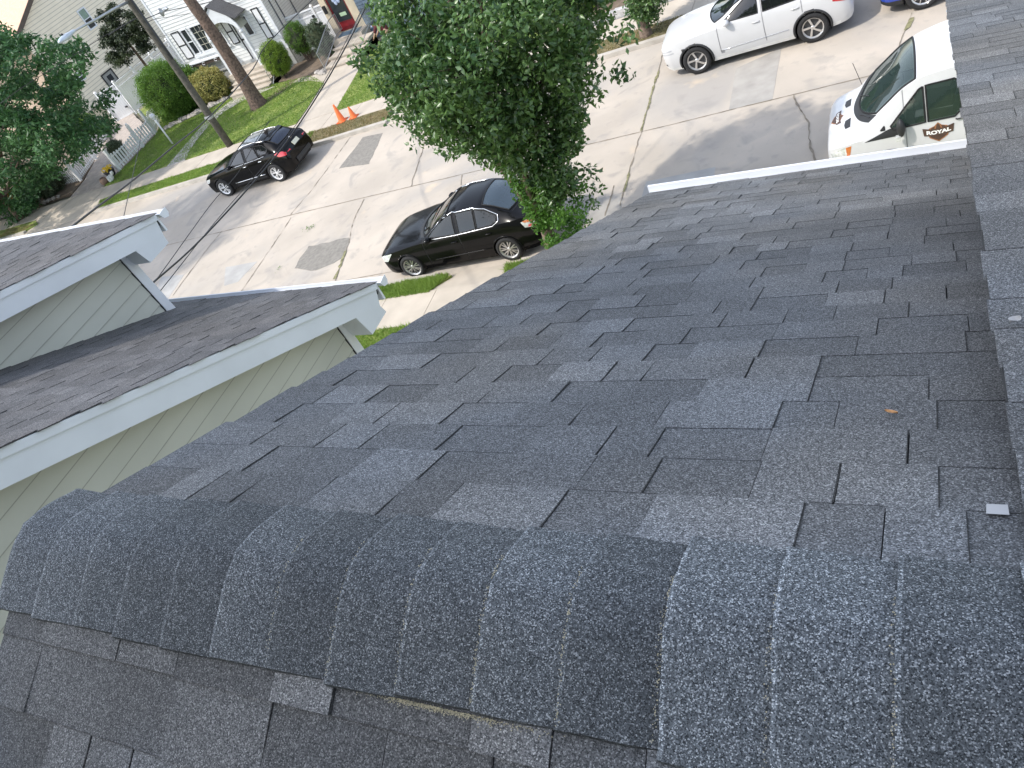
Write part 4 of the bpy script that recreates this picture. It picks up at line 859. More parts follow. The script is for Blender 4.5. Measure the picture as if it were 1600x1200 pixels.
def leafobj(name, parts, m, parent):
    V = []; F = []; T = []; k = 0
    for v, f, t in parts: V.append(v); F.append(f+k); T.append(t); k += len(v)
    V = np.concatenate(V); F = np.concatenate(F); T = np.concatenate(T).astype(np.float32)
    if parent is not None: V = V-np.array(LOC[parent.name])
    me = bpy.data.meshes.new(name); me.vertices.add(len(V)); me.vertices.foreach_set('co', V.astype(np.float32).ravel()); me.loops.add(F.size); me.loops.foreach_set('vertex_index', F.ravel().astype(np.int32))
    me.polygons.add(len(F)); me.polygons.foreach_set('loop_start', np.arange(0, F.size, 3, dtype=np.int32)); me.update(calc_edges=True)
    a = me.attributes.new('tone', 'FLOAT', 'FACE'); a.data.foreach_set('value', T); me.materials.append(m)
    o = bpy.data.objects.new(name, me); COL.objects.link(o)
    if parent is not None: o.parent = parent
    return o
def crown_points(poly, Y, n, depth, seed, edge=.0):
    """points in a crown: silhouette poly (x,z), round in depth"""
    r = np.random.default_rng(seed); p = np.array(poly); out = []
    lo, hi = p.min(0), p.max(0)
    def inside(q):
        c = False; j = len(p)-1
        for i in range(len(p)):
            if (p[i, 1] > q[1]) != (p[j, 1] > q[1]) and q[0] < (p[j, 0]-p[i, 0])*(q[1]-p[i, 1])/(p[j, 1]-p[i, 1])+p[i, 0]: c = not c
            j = i
        return c
    def span(z):
        X = []; j = len(p)-1
        for i in range(len(p)):
            if (p[i, 1] > z) != (p[j, 1] > z): X.append((p[j, 0]-p[i, 0])*(z-p[i, 1])/(p[j, 1]-p[i, 1])+p[i, 0])
            j = i
        return min(X), max(X)
    while len(out) < n:
        q = r.uniform(lo, hi)
        if not inside(q): continue
        a, c = span(q[1]); hw = (c-a)/2; m = (a+c)/2; t = (q[0]-m)/max(hw, .01); dd = math.sqrt(max(0, 1-t*t))*hw*depth
        out.append((q[0], Y+r.uniform(-1, 1)*dd, q[1]))
    return out
def branches(b, base, tips, r0, seed, bend=.3, fork=.45, rmin=.008):
    rnd = random.Random(seed); base = Vector(base)
    for t in tips:
        t = Vector(t); L = (t-base).length; m1 = base+(t-base)*.35+Vector((rnd.uniform(-1, 1), rnd.uniform(-1, 1), rnd.uniform(.2, 1)))*L*bend*.25; m2 = base+(t-base)*.7+Vector((rnd.uniform(-1, 1), rnd.uniform(-1, 1), rnd.uniform(0, 1)))*L*bend*.15
        b.tube([base, m1, m2, t], [r0, r0*.7, r0*.4, rmin], 6)
# --- the street tree in front
TX, TY = -6.85, 12.62; tz = gz(TX)+.1
tree = thing('street_tree', 'upright leafy oak on the near verge, standing behind the black sedan', 'tree', (TX, TY, tz))
sil = [VY(*p, TY)[[0, 2]] for p in ((888, 372), (868, 335), (858, 305), (832, 268), (795, 240), (745, 228), (705, 222), (668, 196), (648, 188), (668, 165), (648, 140), (612, 120), (590, 92), (575, 60), (572, 20), (585, -60))]
sil += [(-8.0, 5.9), (-7.2, 6.2), (-6.2, 6.2), (-5.3, 6.0), (-4.8, 5.8)]
sil += [VY(*p, TY)[[0, 2]] for p in ((985, -60), (955, 0), (962, 40), (935, 80), (938, 130), (908, 160), (912, 200), (900, 250), (905, 300), (898, 340), (905, 368))]
pts = [(TX-.25+(x_+.25-TX)*.90 if z_ > .8 else x_, y_, z_) for x_, y_, z_ in crown_points(sil, TY, 470, .8, 4)]
pts = [q for q in pts if math.dist(pxy(q), (591, 48)) > 33]; pts = [p for p in pts if not (p[2] < 2.2 and p[1] > TY+1.2)]
big = [p for p in pts if p[2] > 1.3]; low = [p for p in pts if p[2] <= 1.6]
rr = [(.34, .34, .26)]*len(big)
sprig = [VY(*p, TY+d) for p, d in (((612, 183), .2), ((622, 180), .3), ((640, 190), .4), ((660, 200), .5), ((690, 225), .6), ((985, 45), -.5), ((975, 60), -.5), ((962, 112), -.2), ((975, 118), -.2), ((930, 150), 0), ((922, 268), 0), ((930, 292), .1), ((925, 318), 0), ((640, 172), .3), ((578, 100), .2), ((596, 130), .2))]
P1 = leaves(big, rr, 85, .125, .52, .25, 11, .15); P2 = leaves(sprig, [(.2, .2, .17)]*len(sprig), 34, .12, .5, .3, 12, .1)
leafobj('crown', [P1, P2], LEAFOAK, tree)
limb = []
for q in ((.05, -.1, 3.4), (.55, .15, 3.3), (-.35, .1, 3.0)):
    for t in np.linspace(.1, .95, 8): limb.append((TX+.05+(q[0]-.05)*t, TY-.15+q[1]*t, tz+.9+(q[2]-tz-.9)*t))
lowp = limb+[tuple(VY(*p, TY+d)) for p, d in (((862, 330), -.2), ((852, 312), -.3), ((870, 345), -.35), ((905, 330), -.2), ((910, 350), -.1), ((900, 310), -.1), ((848, 292), -.3), ((865, 375), -.4), ((872, 385), -.35), ((886, 378), -.3), ((858, 378), -.4), ((905, 365), -.1), ((905, 290), 0), ((850, 345), -.2), ((880, 330), -.4), ((845, 280), 0))]
leafobj('sprouts', [leaves(low, [(.22, .22, .2)]*len(low), 60, .085, .6, .3, 13, .1), leaves(lowp, [(.2, .2, .17)]*len(lowp), 120, .075, .62, .3, 14, .05)], LEAFNEW, tree)
b = M(); T0 = Vector((TX, TY, tz))
b.tube([T0-Vector((0, 0, .1)), T0+Vector((.02, 0, .25)), T0+Vector((.05, -.02, .7)), T0+Vector((.05, 0, 1.2))], [.26, .19, .15, .13], 12)
rnd = random.Random(4)
fork = T0+Vector((.05, 0, .85))
tips = [Vector(p) for p in rnd.sample(big, 60)]
main = [Vector((TX-.45, TY+.1, 3.6)), Vector((TX+.05, TY-.1, 4.2)), Vector((TX+.6, TY+.15, 3.3)), Vector((TX-.7, TY+.2, 3.5)), Vector((TX+.35, TY-.35, 2.9)), Vector((TX-.2, TY+.4, 4.2))]
for mm in main: b.tube([fork, fork+(mm-fork)*.5+Vector((rnd.uniform(-.1, .1), 0, .1)), mm, mm+Vector((rnd.uniform(-.3, .3), rnd.uniform(-.3, .3), 2.6))], [.10, .075, .055, .02], 8)
for t in tips:
    s = min(main+[fork], key=lambda q: (q-t).length+abs(q.z-t.z+.6)); b.tube([s, s+(t-s)*.5+Vector((rnd.uniform(-.1, .1), rnd.uniform(-.1, .1), .12)), t], [.03, .018, .006], 5)
b.build('trunk', BARK2, tree, smooth=True)
# --- maple at the left on the near verge
MX, MY = -42.6, 24.6
mp = thing('maple_tree', 'dark green maple at the left edge, on the far side by the driveway', 'tree', (MX, MY, gz(MX)+.1))
sil = [VY(*p, MY)[[0, 2]] for p in ((-70, 380), (-10, 365), (25, 345), (48, 318), (60, 285), (75, 262), (105, 262), (112, 250), (136, 240), (152, 222), (158, 198), (146, 176), (118, 164), (100, 146), (98, 122), (116, 106), (112, 92), (88, 92), (62, 84), (45, 62), (28, 70), (8, 66), (-30, 50), (-90, 60), (-150, 150), (-160, 280))]
pts = crown_points(sil, MY, 470, .55, 6)
sp = [VY(*p, MY+d) for p, d in (((30, 62), 0), ((68, 66), 0), ((100, 80), 0), ((122, 100), 0), ((128, 108), 0), ((115, 128), 0), ((118, 142), 0), ((152, 188), 0), ((160, 205), .1), ((6, 58), 0), ((60, 250), 0), ((35, 320), 0))]
leafobj('crown', [leaves(pts, [(.55, .55, .38)]*len(pts), 110, .25, .42, .5, 21, .1), leaves(sp, [(.42, .42, .3)]*len(sp), 40, .26, .42, .5, 22, .1)], LEAFMAP, mp)
b = M(); B0 = Vector((MX, MY, gz(MX))); b.tube([B0, B0+Vector((0, 0, 1.5)), B0+Vector((.1, 0, 2.6))], [.24, .17, .14], 12); rnd = random.Random(8)
for t in rnd.sample(pts, 26): s = B0+Vector((.1, 0, rnd.uniform(1.2, 2.6))); t = Vector(t); b.tube([s, s+(t-s)*.5+Vector((0, 0, .3)), t], [.05, .03, .01], 5)
b.build('trunk', BARK2, mp, smooth=True)
# --- round clipped bushes
def bush(name, label, c, r, n, leaf, m, lsize, seed, trunk=.15, base=None, amp=.25, asp=.5, lump=.07):
    x, y, z = c; t = thing(name, label, 'bush', (x, y, gz(x)+.12)); rg = np.random.default_rng(seed); C = []
    while len(C) < n:
        d = rg.normal(size=3); d /= np.linalg.norm(d); k = 1+amp*noise.noise(Vector(d*2.2)+Vector((seed, 0, 0)))
        k *= rg.uniform(.74, .94)*(1+lump*(1-3.2*abs(noise.noise(Vector(d*4.5)+Vector((seed*3, 1, 2)))))); p = np.array(c)+d*np.array(r)*k
        if p[2] > gz(x)+.1: C.append(p)
    s = min(r)*.16; leafobj('crown', [leaves(C, [(s, s, s)]*len(C), leaf, lsize, asp, .2, seed, .2)], m, t)
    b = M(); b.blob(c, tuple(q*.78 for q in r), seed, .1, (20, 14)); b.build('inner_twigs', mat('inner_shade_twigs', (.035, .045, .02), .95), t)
    b = M()
    for i in range(6): a = rg.uniform(0, 6.28); b.tube([(x+.1*math.cos(a), y+.1*math.sin(a), gz(x)+.05), (x+r[0]*.5*math.cos(a), y+r[1]*.5*math.sin(a), z)], [trunk*.3, .015], 5)
    b.build('trunk', BARK2, t); return t
bc = (VY(238, 150, 31.8)+VY(275, 150, 31.8))/2
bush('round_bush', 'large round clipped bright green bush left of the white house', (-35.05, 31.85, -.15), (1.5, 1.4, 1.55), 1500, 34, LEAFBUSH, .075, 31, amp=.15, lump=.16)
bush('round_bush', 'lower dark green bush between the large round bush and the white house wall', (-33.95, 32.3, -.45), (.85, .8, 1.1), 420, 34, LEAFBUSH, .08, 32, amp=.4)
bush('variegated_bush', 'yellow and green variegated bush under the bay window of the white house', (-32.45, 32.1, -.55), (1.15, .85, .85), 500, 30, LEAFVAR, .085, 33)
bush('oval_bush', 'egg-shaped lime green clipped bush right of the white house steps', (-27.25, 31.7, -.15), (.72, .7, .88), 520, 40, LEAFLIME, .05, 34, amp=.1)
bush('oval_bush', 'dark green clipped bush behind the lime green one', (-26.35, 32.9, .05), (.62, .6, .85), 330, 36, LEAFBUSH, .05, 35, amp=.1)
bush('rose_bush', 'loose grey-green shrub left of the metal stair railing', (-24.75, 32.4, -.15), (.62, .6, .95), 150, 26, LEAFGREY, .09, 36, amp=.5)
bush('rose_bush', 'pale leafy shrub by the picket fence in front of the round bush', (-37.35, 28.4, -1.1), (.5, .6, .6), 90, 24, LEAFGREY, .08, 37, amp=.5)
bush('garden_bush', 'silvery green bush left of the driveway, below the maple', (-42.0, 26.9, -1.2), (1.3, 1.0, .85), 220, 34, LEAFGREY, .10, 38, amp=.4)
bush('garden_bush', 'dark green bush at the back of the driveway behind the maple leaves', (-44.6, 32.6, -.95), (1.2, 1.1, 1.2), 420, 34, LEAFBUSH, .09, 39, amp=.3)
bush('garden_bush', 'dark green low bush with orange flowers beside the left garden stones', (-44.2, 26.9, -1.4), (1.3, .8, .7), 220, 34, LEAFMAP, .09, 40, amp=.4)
b = M(); rnd = random.Random(7)
for i in range(40): b.blob((-44.6+rnd.gauss(0, .5), 26.35+rnd.gauss(0, .25), -1.15+rnd.gauss(0, .2)), (.09, .08, .08), i, .5, (7, 5))
o = b.build('orange_flowers', ORPET); tag(o, 'cluster of orange flowers beside the left garden stones', 'flowers')
bush('hedge_bush', 'bright green shrub behind the block wall at the top of the photo', (-9.6, 26.9, .6), (1.2, 1.0, 1.1), 320, 34, LEAFLIME, .09, 41, amp=.4)
bush('hedge_bush', 'dark shrub behind the block wall right of the far street tree', (-5.2, 27.3, .5), (2.0, 1.0, .9), 360, 34, LEAFMAP, .09, 42, amp=.4)
yb = thing('yellow_shrub', 'yellow flowering shrub above the dark shed behind the white house', 'shrub', (-37.3, 41.5, 1.2)); rg = np.random.default_rng(5)
C = [np.array((-37.3, 41.5, 1.9))+rg.normal(0, .45, 3)*np.array((1.6, .6, .8)) for _ in range(60)]; leafobj('crown', [leaves(C, [(.15,)*3]*60, 24, .12, .7, .2, 3, .1)], leafmat('yellow_leaf', (.45, .33, .02), (.85, .65, .05)), yb)
# --- dark pine with drooping limbs between cream house and fence
dp = thing('pine_tree', 'dark spreading pine between the cream house and the vinyl fence', 'tree', (-42.2, 37.5, gz(-42)))
C = []; rg = np.random.default_rng(9)
for (px, py, r) in ((170, 30, .5), (190, 45, .7), (165, 50, .5), (200, 60, .7), (180, 70, .6), (205, 40, .6), (215, 62, .5), (178, 88, .5), (195, 80, .55), (210, 25, .5), (222, 55, .4), (176, 15, .4), (168, 62, .4), (225, 75, .35), (185, 92, .4)):
    q = VY(px, py, 37.3)
    for _ in range(10): C.append(q+rg.normal(0, r*.42, 3))
leafobj('crown', [leaves(C, [(.34, .34, .2)]*len(C), 80, .17, .5, .5, 44, .1, needle=False)], LEAFPINE, dp)
q = VY(226, 98, 38.2); b = M(); b.tube([(q[0], 38.2, gz(-42)), (q[0], 38.1, 1), (q[0]-.2, 37.6, 3.5)], [.10, .08, .04], 8)
for p in C[::9]: b.tube([(q[0], 38, max(.4, p[2]-.1)), tuple(p)], [.03, .01], 5)
b.build('trunk', BARK, dp)
# --- tall pine trunk on the lawn: crown far above the frame
tx, ty = -27.3, 29.0; pt = thing('tall_pine', 'tall pine with bare furrowed trunk standing on the front lawn', 'tree', (tx, ty, gz(tx)+.1))
b = M(); n = 40; ring = 28; vs = []; z0 = gz(tx)
for i in range(n+1):
    t = i/n; z = z0+13*t; r = .30+.20*math.exp(-t*26)-.14*t
    for k in range(ring):
        a = 2*math.pi*k/ring; rr_ = r*(1+.11*noise.noise(Vector((math.cos(a)*4, math.sin(a)*4, z*1.1)))+.08*noise.noise(Vector((math.cos(a)*11, math.sin(a)*11, z*2.6))))
        vs.append((tx-.02*t*13+.06*math.sin(z*.9)+rr_*math.cos(a), ty+rr_*math.sin(a), z))
b.add(vs, [(i*ring+k, i*ring+(k+1) % ring, (i+1)*ring+(k+1) % ring, (i+1)*ring+k) for i in range(n) for k in range(ring)])
for i in range(9): a = i*2.4; b.tube([(tx, ty, 8.6+i*.4), (tx+1.6*math.cos(a), ty+1.6*math.sin(a), 9.2+i*.4)], [.07, .02], 6)
b.build('trunk', BARK, pt, smooth=True)
C = [(tx+rg.normal(0, 1.4), ty+rg.normal(0, 1.4), rg.uniform(8.8, 12.6)) for _ in range(120)]; leafobj('crown', [leaves(C, [(.6, .6, .4)]*120, 60, .2, .4, .3, 51, .1)], LEAFPINE, pt)
# --- far street tree by the white car
fx, fy = -6.80, 23.25; ft = thing('street_tree', 'small street tree with thick pale trunk left of the white crossover', 'tree', (fx, fy, gz(fx)+.1))
b = M(); zf_ = gz(fx); b.tube([(fx, fy, zf_), (fx, fy, zf_+.2), (fx+.0, fy, zf_+.9), (fx-.02, fy, zf_+1.8), (fx, fy, zf_+5)], [.24, .19, .17, .15, .06], 14); b.build('trunk', BARK2, ft, smooth=True)
sil = [VY(*p, fy)[[0, 2]] for p in ((1003, 33), (985, 15), (975, -10), (965, -60), (1075, -60), (1050, -20), (1035, 0), (1026, 15), (1024, 34), (1018, 42))]
C = crown_points(sil, fy, 150, 1.0, 9); C2 = [(fx+rg.normal(0, .22), fy-.1+rg.normal(0, .15), zf_+rg.uniform(.7, 1.5)) for _ in range(16)]
leafobj('crown', [leaves(C, [(.26, .26, .2)]*len(C), 60, .095, .6, .3, 61, .1), leaves(C2, [(.12,)*3]*16, 40, .08, .6, .3, 62, .1)], LEAFOAK, ft)
bt = thing('sky_block_tree', 'unseen wide tree added behind our roof to block sky light', 'tree', (2.5, -9.5, 0))  # added out of view so the back slope gets less sky
rg = np.random.default_rng(25); C = []
while len(C) < 620:
    p = rg.uniform(-1, 1, 3)
    if np.linalg.norm(p) < 1: C.append(np.array((.5, -7.4, 10.6))+p*np.array((9.0, 2.4, 4.6)))
leafobj('crown', [leaves(C, [(.8, .8, .6)]*len(C), 60, .26, .6, .3, 73, .1)], LEAFOAK, bt)
b = M(); b.tube([(2.5, -9.5, -.3), (2.3, -9.2, 5), (1.5, -8.5, 11)], [.4, .3, .1], 12)
for p in C[::12]: b.tube([(2.2, -9.1, 5+random.uniform(0, 3)), tuple(p)], [.08, .02], 6)
b.build('trunk', BARK2, bt)
# --- unseen tree added behind the house to shade our roof; crown stretched sunward
sh = thing('unseen_oak', 'unseen oak added behind our roof to shade it', 'tree', (-5.5, -6.0, -.3))
rg = np.random.default_rng(15); C = []
while len(C) < 420:
    p = rg.uniform(-1, 1, 3)
    if np.linalg.norm(p) < 1: C.append(np.array((-7.2, -3.7, 16.4))+p*np.array((1.5, 1.7, 1.3))+np.array(SUN)*rg.uniform(-3.2, 3.2))
leafobj('crown', [leaves(C, [(.6, .6, .45)]*len(C), 80, .22, .6, .3, 71, .1)], LEAFOAK, sh)
b = M(); b.tube([(-5.5, -6, -.3), (-5.3, -5.6, 6), (-6.2, -4.6, 12), (-6.6, -3.8, 18)], [.42, .33, .22, .08], 12)
for p in C[::14]: b.tube([(-5.1, -4.6, 11+random.uniform(0, 3)), tuple(p)], [.09, .02], 6)
b.build('trunk', BARK2, sh)
s2 = thing('unseen_oak', 'unseen tall oak on the near side of the street beyond the sage houses', 'tree', (-33, 8.5, gz(-33)))
C = []
while len(C) < 300:
    p = rg.uniform(-1, 1, 3)
    if np.linalg.norm(p) < 1: C.append(np.array((-34.6, 11.2, 12.5))+p*np.array((4.2, 3.6, 3.0)))
leafobj('crown', [leaves(C, [(.75, .75, .55)]*len(C), 60, .24, .6, .3, 72, .1)], LEAFOAK, s2)
b = M(); b.tube([(-33, 8.5, gz(-33)), (-33.4, 9.2, 5), (-34.5, 11, 13)], [.4, .3, .1], 12)
for p in C[::12]: b.tube([(-33.8, 9.8, 8+random.uniform(0, 3)), tuple(p)], [.09, .02], 6)
b.build('trunk', BARK2, s2)

# ------------------------------------------------------------------ CARS
def pinterp(tab, x):
    X = [t[0] for t in tab]; x = min(max(x, X[0]), X[-1]); i = 0
    while i < len(X)-2 and x > X[i+1]: i += 1
    n = len(tab); h = X[i+1]-X[i]; t = (x-X[i])/h; out = []
    for k in range(1, len(tab[0])):
        y0, y1 = tab[i][k], tab[i+1][k]; d = (y1-y0)/h
        def slope(j):
            if j <= 0: return (tab[1][k]-tab[0][k])/(X[1]-X[0])
            if j >= n-1: return (tab[-1][k]-tab[-2][k])/(X[-1]-X[-2])
            a = (tab[j][k]-tab[j-1][k])/(X[j]-X[j-1]); c = (tab[j+1][k]-tab[j][k])/(X[j+1]-X[j]); return 0 if a*c <= 0 else 2*a*c/(a+c)
        m0, m1 = slope(i), slope(i+1); out.append(y0*(2*t**3-3*t*t+1)+h*m0*(t**3-2*t*t+t)+y1*(-2*t**3+3*t*t)+h*m1*(t**3-t*t))
    return out
def pip(x, z, poly):
    c = False; j = len(poly)-1
    for i in range(len(poly)):
        if (poly[i][1] > z) != (poly[j][1] > z) and x < (poly[j][0]-poly[i][0])*(z-poly[i][1])/(poly[j][1]-poly[i][1])+poly[i][0]: c = not c
        j = i
    return c
def ring_half(tab, x):
    # zs,ws, zm,wm, zb,wb, zr,wr, zc
    zs, ws, zm, wm, zb, wb, zr, wr, zc = pinterp(tab, x); P = []
    for k in range(11): t = k/10; P.append(((1-t)**2*ws+2*t*(1-t)*(2*wm-.5*(ws+wb))+t*t*wb, zs+(zb-zs)*t, 0, t))
    for k in range(1, 17): t = k/16; bulge = .012*math.sin(math.pi*t); P.append((wb+(wr-wb)*t+bulge, zb+(zr-zb)*t, 1, t))
    for k in range(1, 15): t = k/14; y = wr*(1-t); rnd_ = (1-(y/max(wr, .01))**2); P.append((y, zr+(zc-zr)*rnd_, 2, t))
    return P
def shrink(P, k=.012):
    n = len(P); cx = sum(p[0] for p in P)/n; cz = sum(p[1] for p in P)/n
    return [(p[0]-k*(1 if p[0] > cx else -1), p[1]-k*(1 if p[1] > cz else -1)) for p in P]
def fillpoly(b, poly, F, n, nx=18, nz=8):
    X = [p[0] for p in poly]; a, c = min(X), max(X); xs_ = sorted(set([a+1e-4, c-1e-4]+[min(max(p[0], a+1e-4), c-1e-4) for p in poly]+[a+(c-a)*i/nx for i in range(1, nx)])); vs = []
    for x in xs_:
        Z = []
        for p, q in zip(poly, poly[1:]+poly[:1]):
            if (p[0]-x)*(q[0]-x) <= 0 and abs(p[0]-q[0]) > 1e-9: Z.append(p[1]+(q[1]-p[1])*(x-p[0])/(q[0]-p[0]))
        z0, z1 = (min(Z), max(Z)) if Z else (0, 0)
        for j in range(nz+1): vs.append(F(x, z0+(z1-z0)*j/nz, n))
    b.add(vs, [(i*(nz+1)+j, i*(nz+1)+j+1, (i+1)*(nz+1)+j+1, (i+1)*(nz+1)+j) for i in range(len(xs_)-1) for j in range(nz)])
def topz(tab, x, y, n):
    R = ring_half(tab, x)
    for a, c in zip(R, R[1:]):
        if a[2] >= 1 and c[0]-1e-9 <= abs(y) <= a[0]+1e-9: t = (a[0]-abs(y))/max(a[0]-c[0], 1e-6); return (x, y, a[1]+(c[1]-a[1])*t+n)
    return (x, y, R[-1][1]+n)
def wheel(par, x, y, r, w, side, m, style, wr_=.66):
    """side -1: faces -y"""
    wh_ = bpy.data.objects.new('wheel', None)
    b = M(); s = side; hw = w/2
    prof = [(r*wr_, -hw*.9), (r*wr_*1.02, -hw), (r*.93, -hw), (r*.99, -hw*.75), (r, -hw*.4), (r, hw*.4), (r*.99, hw*.75), (r*.93, hw), (r*wr_*1.02, hw), (r*wr_, hw*.9)]
    b.lathe(prof, 'y', (0, 0, 0), 40); tyre = b.build('wheel', TYRE, par, world=False, smooth=True); tyre.location = (x, y, r)
    b = M(); R = r*wr_; f = s*hw*.80
    b.lathe([(R*1.01, s*hw*.96), (R*.98, f), (R*.90, f-s*.012), (R*.88, f-s*.03)], 'y', (0, 0, 0), 40)
    if style == 'multi': ns, wd, tw, pair = 7, .085, 0, .20
    elif style == 'five': ns, wd, tw, pair = 5, .10, 0, .26
    elif style == 'swirl': ns, wd, tw, pair = 5, .15, .30, 0
    elif style == 'wye': ns, wd, tw, pair = 5, .07, 0, .36
    else: ns, wd, tw, pair = 6, .16, 0, 0
    for i in range(ns):
        a0 = 2*math.pi*i/ns+.3
        for sg_ in ((-1, 1) if pair else (0,)):
            a1 = a0+tw+sg_*pair*.9; ai = a0+sg_*pair*.25; ci, co = (R*.20*math.cos(ai), R*.20*math.sin(ai)), (R*.93*math.cos(a1), R*.93*math.sin(a1))
            d = Vector((co[0]-ci[0], co[1]-ci[1])).normalized(); nx, nz = -d.y*wd*R*.5, d.x*wd*R*.5; k = 1.5 if style in ('swirl',) else 1.2
            q = [(ci[0]-nx, ci[1]-nz), (ci[0]+nx, ci[1]+nz), (co[0]+nx*k, co[1]+nz*k), (co[0]-nx*k, co[1]-nz*k)]
            b.prism([(a, f-s*.006, c) for a, c in q], (0, -s*.03, 0))
    b.lathe([(0.001, f+s*.0), (R*.16, f+s*.0), (R*.22, f-s*.012), (R*.22, f-s*.03)], 'y', (0, 0, 0), 20)
    rim = b.build('rim', m, tyre, world=False); autosmooth(rim, 30)
    b = M(); b.lathe([(0.001, f-s*.05), (R*.9, f-s*.05), (R*.95, f-s*.03)], 'y', (0, 0, 0), 30); b.lathe([(R*.25, f-s*.044), (R*.62, f-s*.044)], 'y', (0, 0, 0), 30); b.build('brake_disc', mat('brake_dark', (.05, .05, .052), .5), tyre, world=False)
    bpy.data.objects.remove(wh_); return tyre
def car(name, label, cat, S, loc, yaw=0):
    x0, x1 = S['tab'][0][0], S['tab'][-1][0]; NX = S.get('nx', 210); tab = S['tab']
    root = thing(name, label, cat, loc, rot=(0, -math.atan(SL), yaw), group='cars parked along the street'); LOC[root.name] = (0, 0, 0)
    X = [x0+(x1-x0)*i/NX for i in range(NX+1)]
    e = .03; X = sorted(set([x0, x0+.004, x0+.012]+X+[x1-.012, x1-.004, x1]))
    rings = [ring_half(tab, x) for x in X]; m = len(rings[0]); full = 2*m-1
    V = []
    for x, R in zip(X, rings):
        for (y, z, s, t) in R: V.append((x, -y, z))
        for (y, z, s, t) in R[-2::-1]: V.append((x, y, z))
    seg = [(R[2], R[3]) for R in rings[0]]
    ax = S['axles']; ra = S['arch']; rw = S['r']
    cls = {}
    def put(c, f): cls.setdefault(c, []).append(f)
    for i in range(len(X)-1):
        xc = (X[i]+X[i+1])/2
        for k in range(full-1):
            kk = k if k < m-1 else full-2-k; side = -1 if k < m-1 else 1
            A, B, C_, D = i*full+k, i*full+k+1, (i+1)*full+k+1, (i+1)*full+k; f = (A, B, C_, D)
            yc = (V[A][1]+V[B][1]+V[C_][1]+V[D][1])/4; zc = (V[A][2]+V[B][2]+V[C_][2]+V[D][2])/4
            sg1, t1 = rings[0][kk+1][2], (rings[0][kk][3] if rings[0][kk][2] == rings[0][kk+1][2] else 0)+.5/16
            cut = False
            for a in ax:
                if (xc-a)**2+(zc-rw)**2 < ra*ra and abs(yc) > .45: cut = True
            if cut: continue
            c = None
            for nm, fn in S['zones']:
                if fn(xc, yc, zc, sg1, t1): c = nm; break
            if c is None and any(xa(q_)+mg < xc < xb(q_)-mg and abs(q_) < .92 for (nm_, xa, xb, wf, mt_, off_, ct_, mg) in S['tops'] if ct_ and sg1 == 2 for q_ in [yc/(max(.01, pinterp(tab, xc)[7])*wf)]): continue
            if c is None and sg1 <= 1 and zc > S['doorz'] and (sg1 == 0 or t1 < .97):
                for di, (da, db) in enumerate(S['doors']):
                    if da < xc < db:
                        if any(math.hypot(xc-a, zc-rw) < ra+.035 for a in ax): break
                        ge = .012
                        if xc-da < ge or db-xc < ge or zc-S['doorz'] < .02: c = ('seam', side)
                        else: c = ('door', di, side)
                        for w in S['windows'][di]:
                            pass
                        break
            if sg1 == 1 or (sg1 == 0 and t1 > .9):
                for wi, wpoly in enumerate(S['wins']):
                    if pip(xc, zc, shrink(wpoly)): c = 'cut'; break
            if c == 'cut': continue
            put(c or 'body', f)
    def sub(fs, nm, mt, par, off=0, smooth=True):
        idx = sorted(set(i for f in fs for i in f)); mp_ = {o: n for n, o in enumerate(idx)}; vs = []
        for i in idx:
            x, y, z = V[i]
            if off: L = math.hypot(y, z-.7) or 1; vs.append((x, y-y/L*off, z-(z-.7)/L*off))
            else: vs.append((x, y, z))
        b = M(); b.v = vs; b.f = [tuple(mp_[i] for i in f) for f in fs]; b.t = [1.0]*len(b.f); o = b.build(nm, mt, par, world=False)
        if smooth: autosmooth(o, 32)
        return o
    body_f = cls.pop('body'); n0 = 0; nl = (len(X)-1)*full
    cap0 = [tuple(range(full))[::-1]]; cap1 = [tuple(range(nl, nl+full))]
    body = sub(body_f+cap0+cap1, 'body', S['paint'], root)
    for key in [k for k in cls if isinstance(k, tuple) and k[0] == 'seam']: sub(cls.pop(key), 'door_seam', S.get('seamm', RUBBERS), body, .006, False)
    doors = {}
    for key in [k for k in cls if isinstance(k, tuple) and k[0] == 'door']: doors[key[1:]] = sub(cls.pop(key), 'door', S['paint'], root)
    for nm in list(cls):
        pn = nm.split('#')[0]; sub(cls[nm], pn, S['zmat'][nm], root, S.get('zoff', {}).get(nm, .004))
    def sy(x, z):
        R = ring_half(tab, x); best = R[0][0]
        for (a, c) in zip(R, R[1:]):
            if a[1] <= z <= c[1]+1e-9: t = (z-a[1])/max(c[1]-a[1], 1e-6); return a[0]+(c[0]-a[0])*t
        return R[-1][0] if z > R[-1][1] else best
    S['sy'] = sy
    for sd in (-1, 1):
        F = lambda x, z, n: (x, sd*(sy(x, z)+n), z)
        for wi, wp in enumerate(S['wins']):
            par = doors.get((S['wdoor'][wi], sd), root); b = M(); fillpoly(b, wp, F, .002); g_ = b.build('window', S['glass'], par, world=False)
            b = M(); P = []
            for a, c in zip(wp, wp[1:]+wp[:1]):
                for t in np.linspace(0, 1, 9)[:-1]: P.append(F(a[0]+(c[0]-a[0])*t, a[1]+(c[1]-a[1])*t, .001))
            b.tube(P+[P[0], P[1]], .015, 6, False); b.build('window_seal', RUBBERS, g_, world=False)
        for (nm, poly, mt) in S['sides']:
            b = M(); fillpoly(b, poly, F, .005); o_ = b.build(nm, mt, root, world=False); autosmooth(o_, 50)
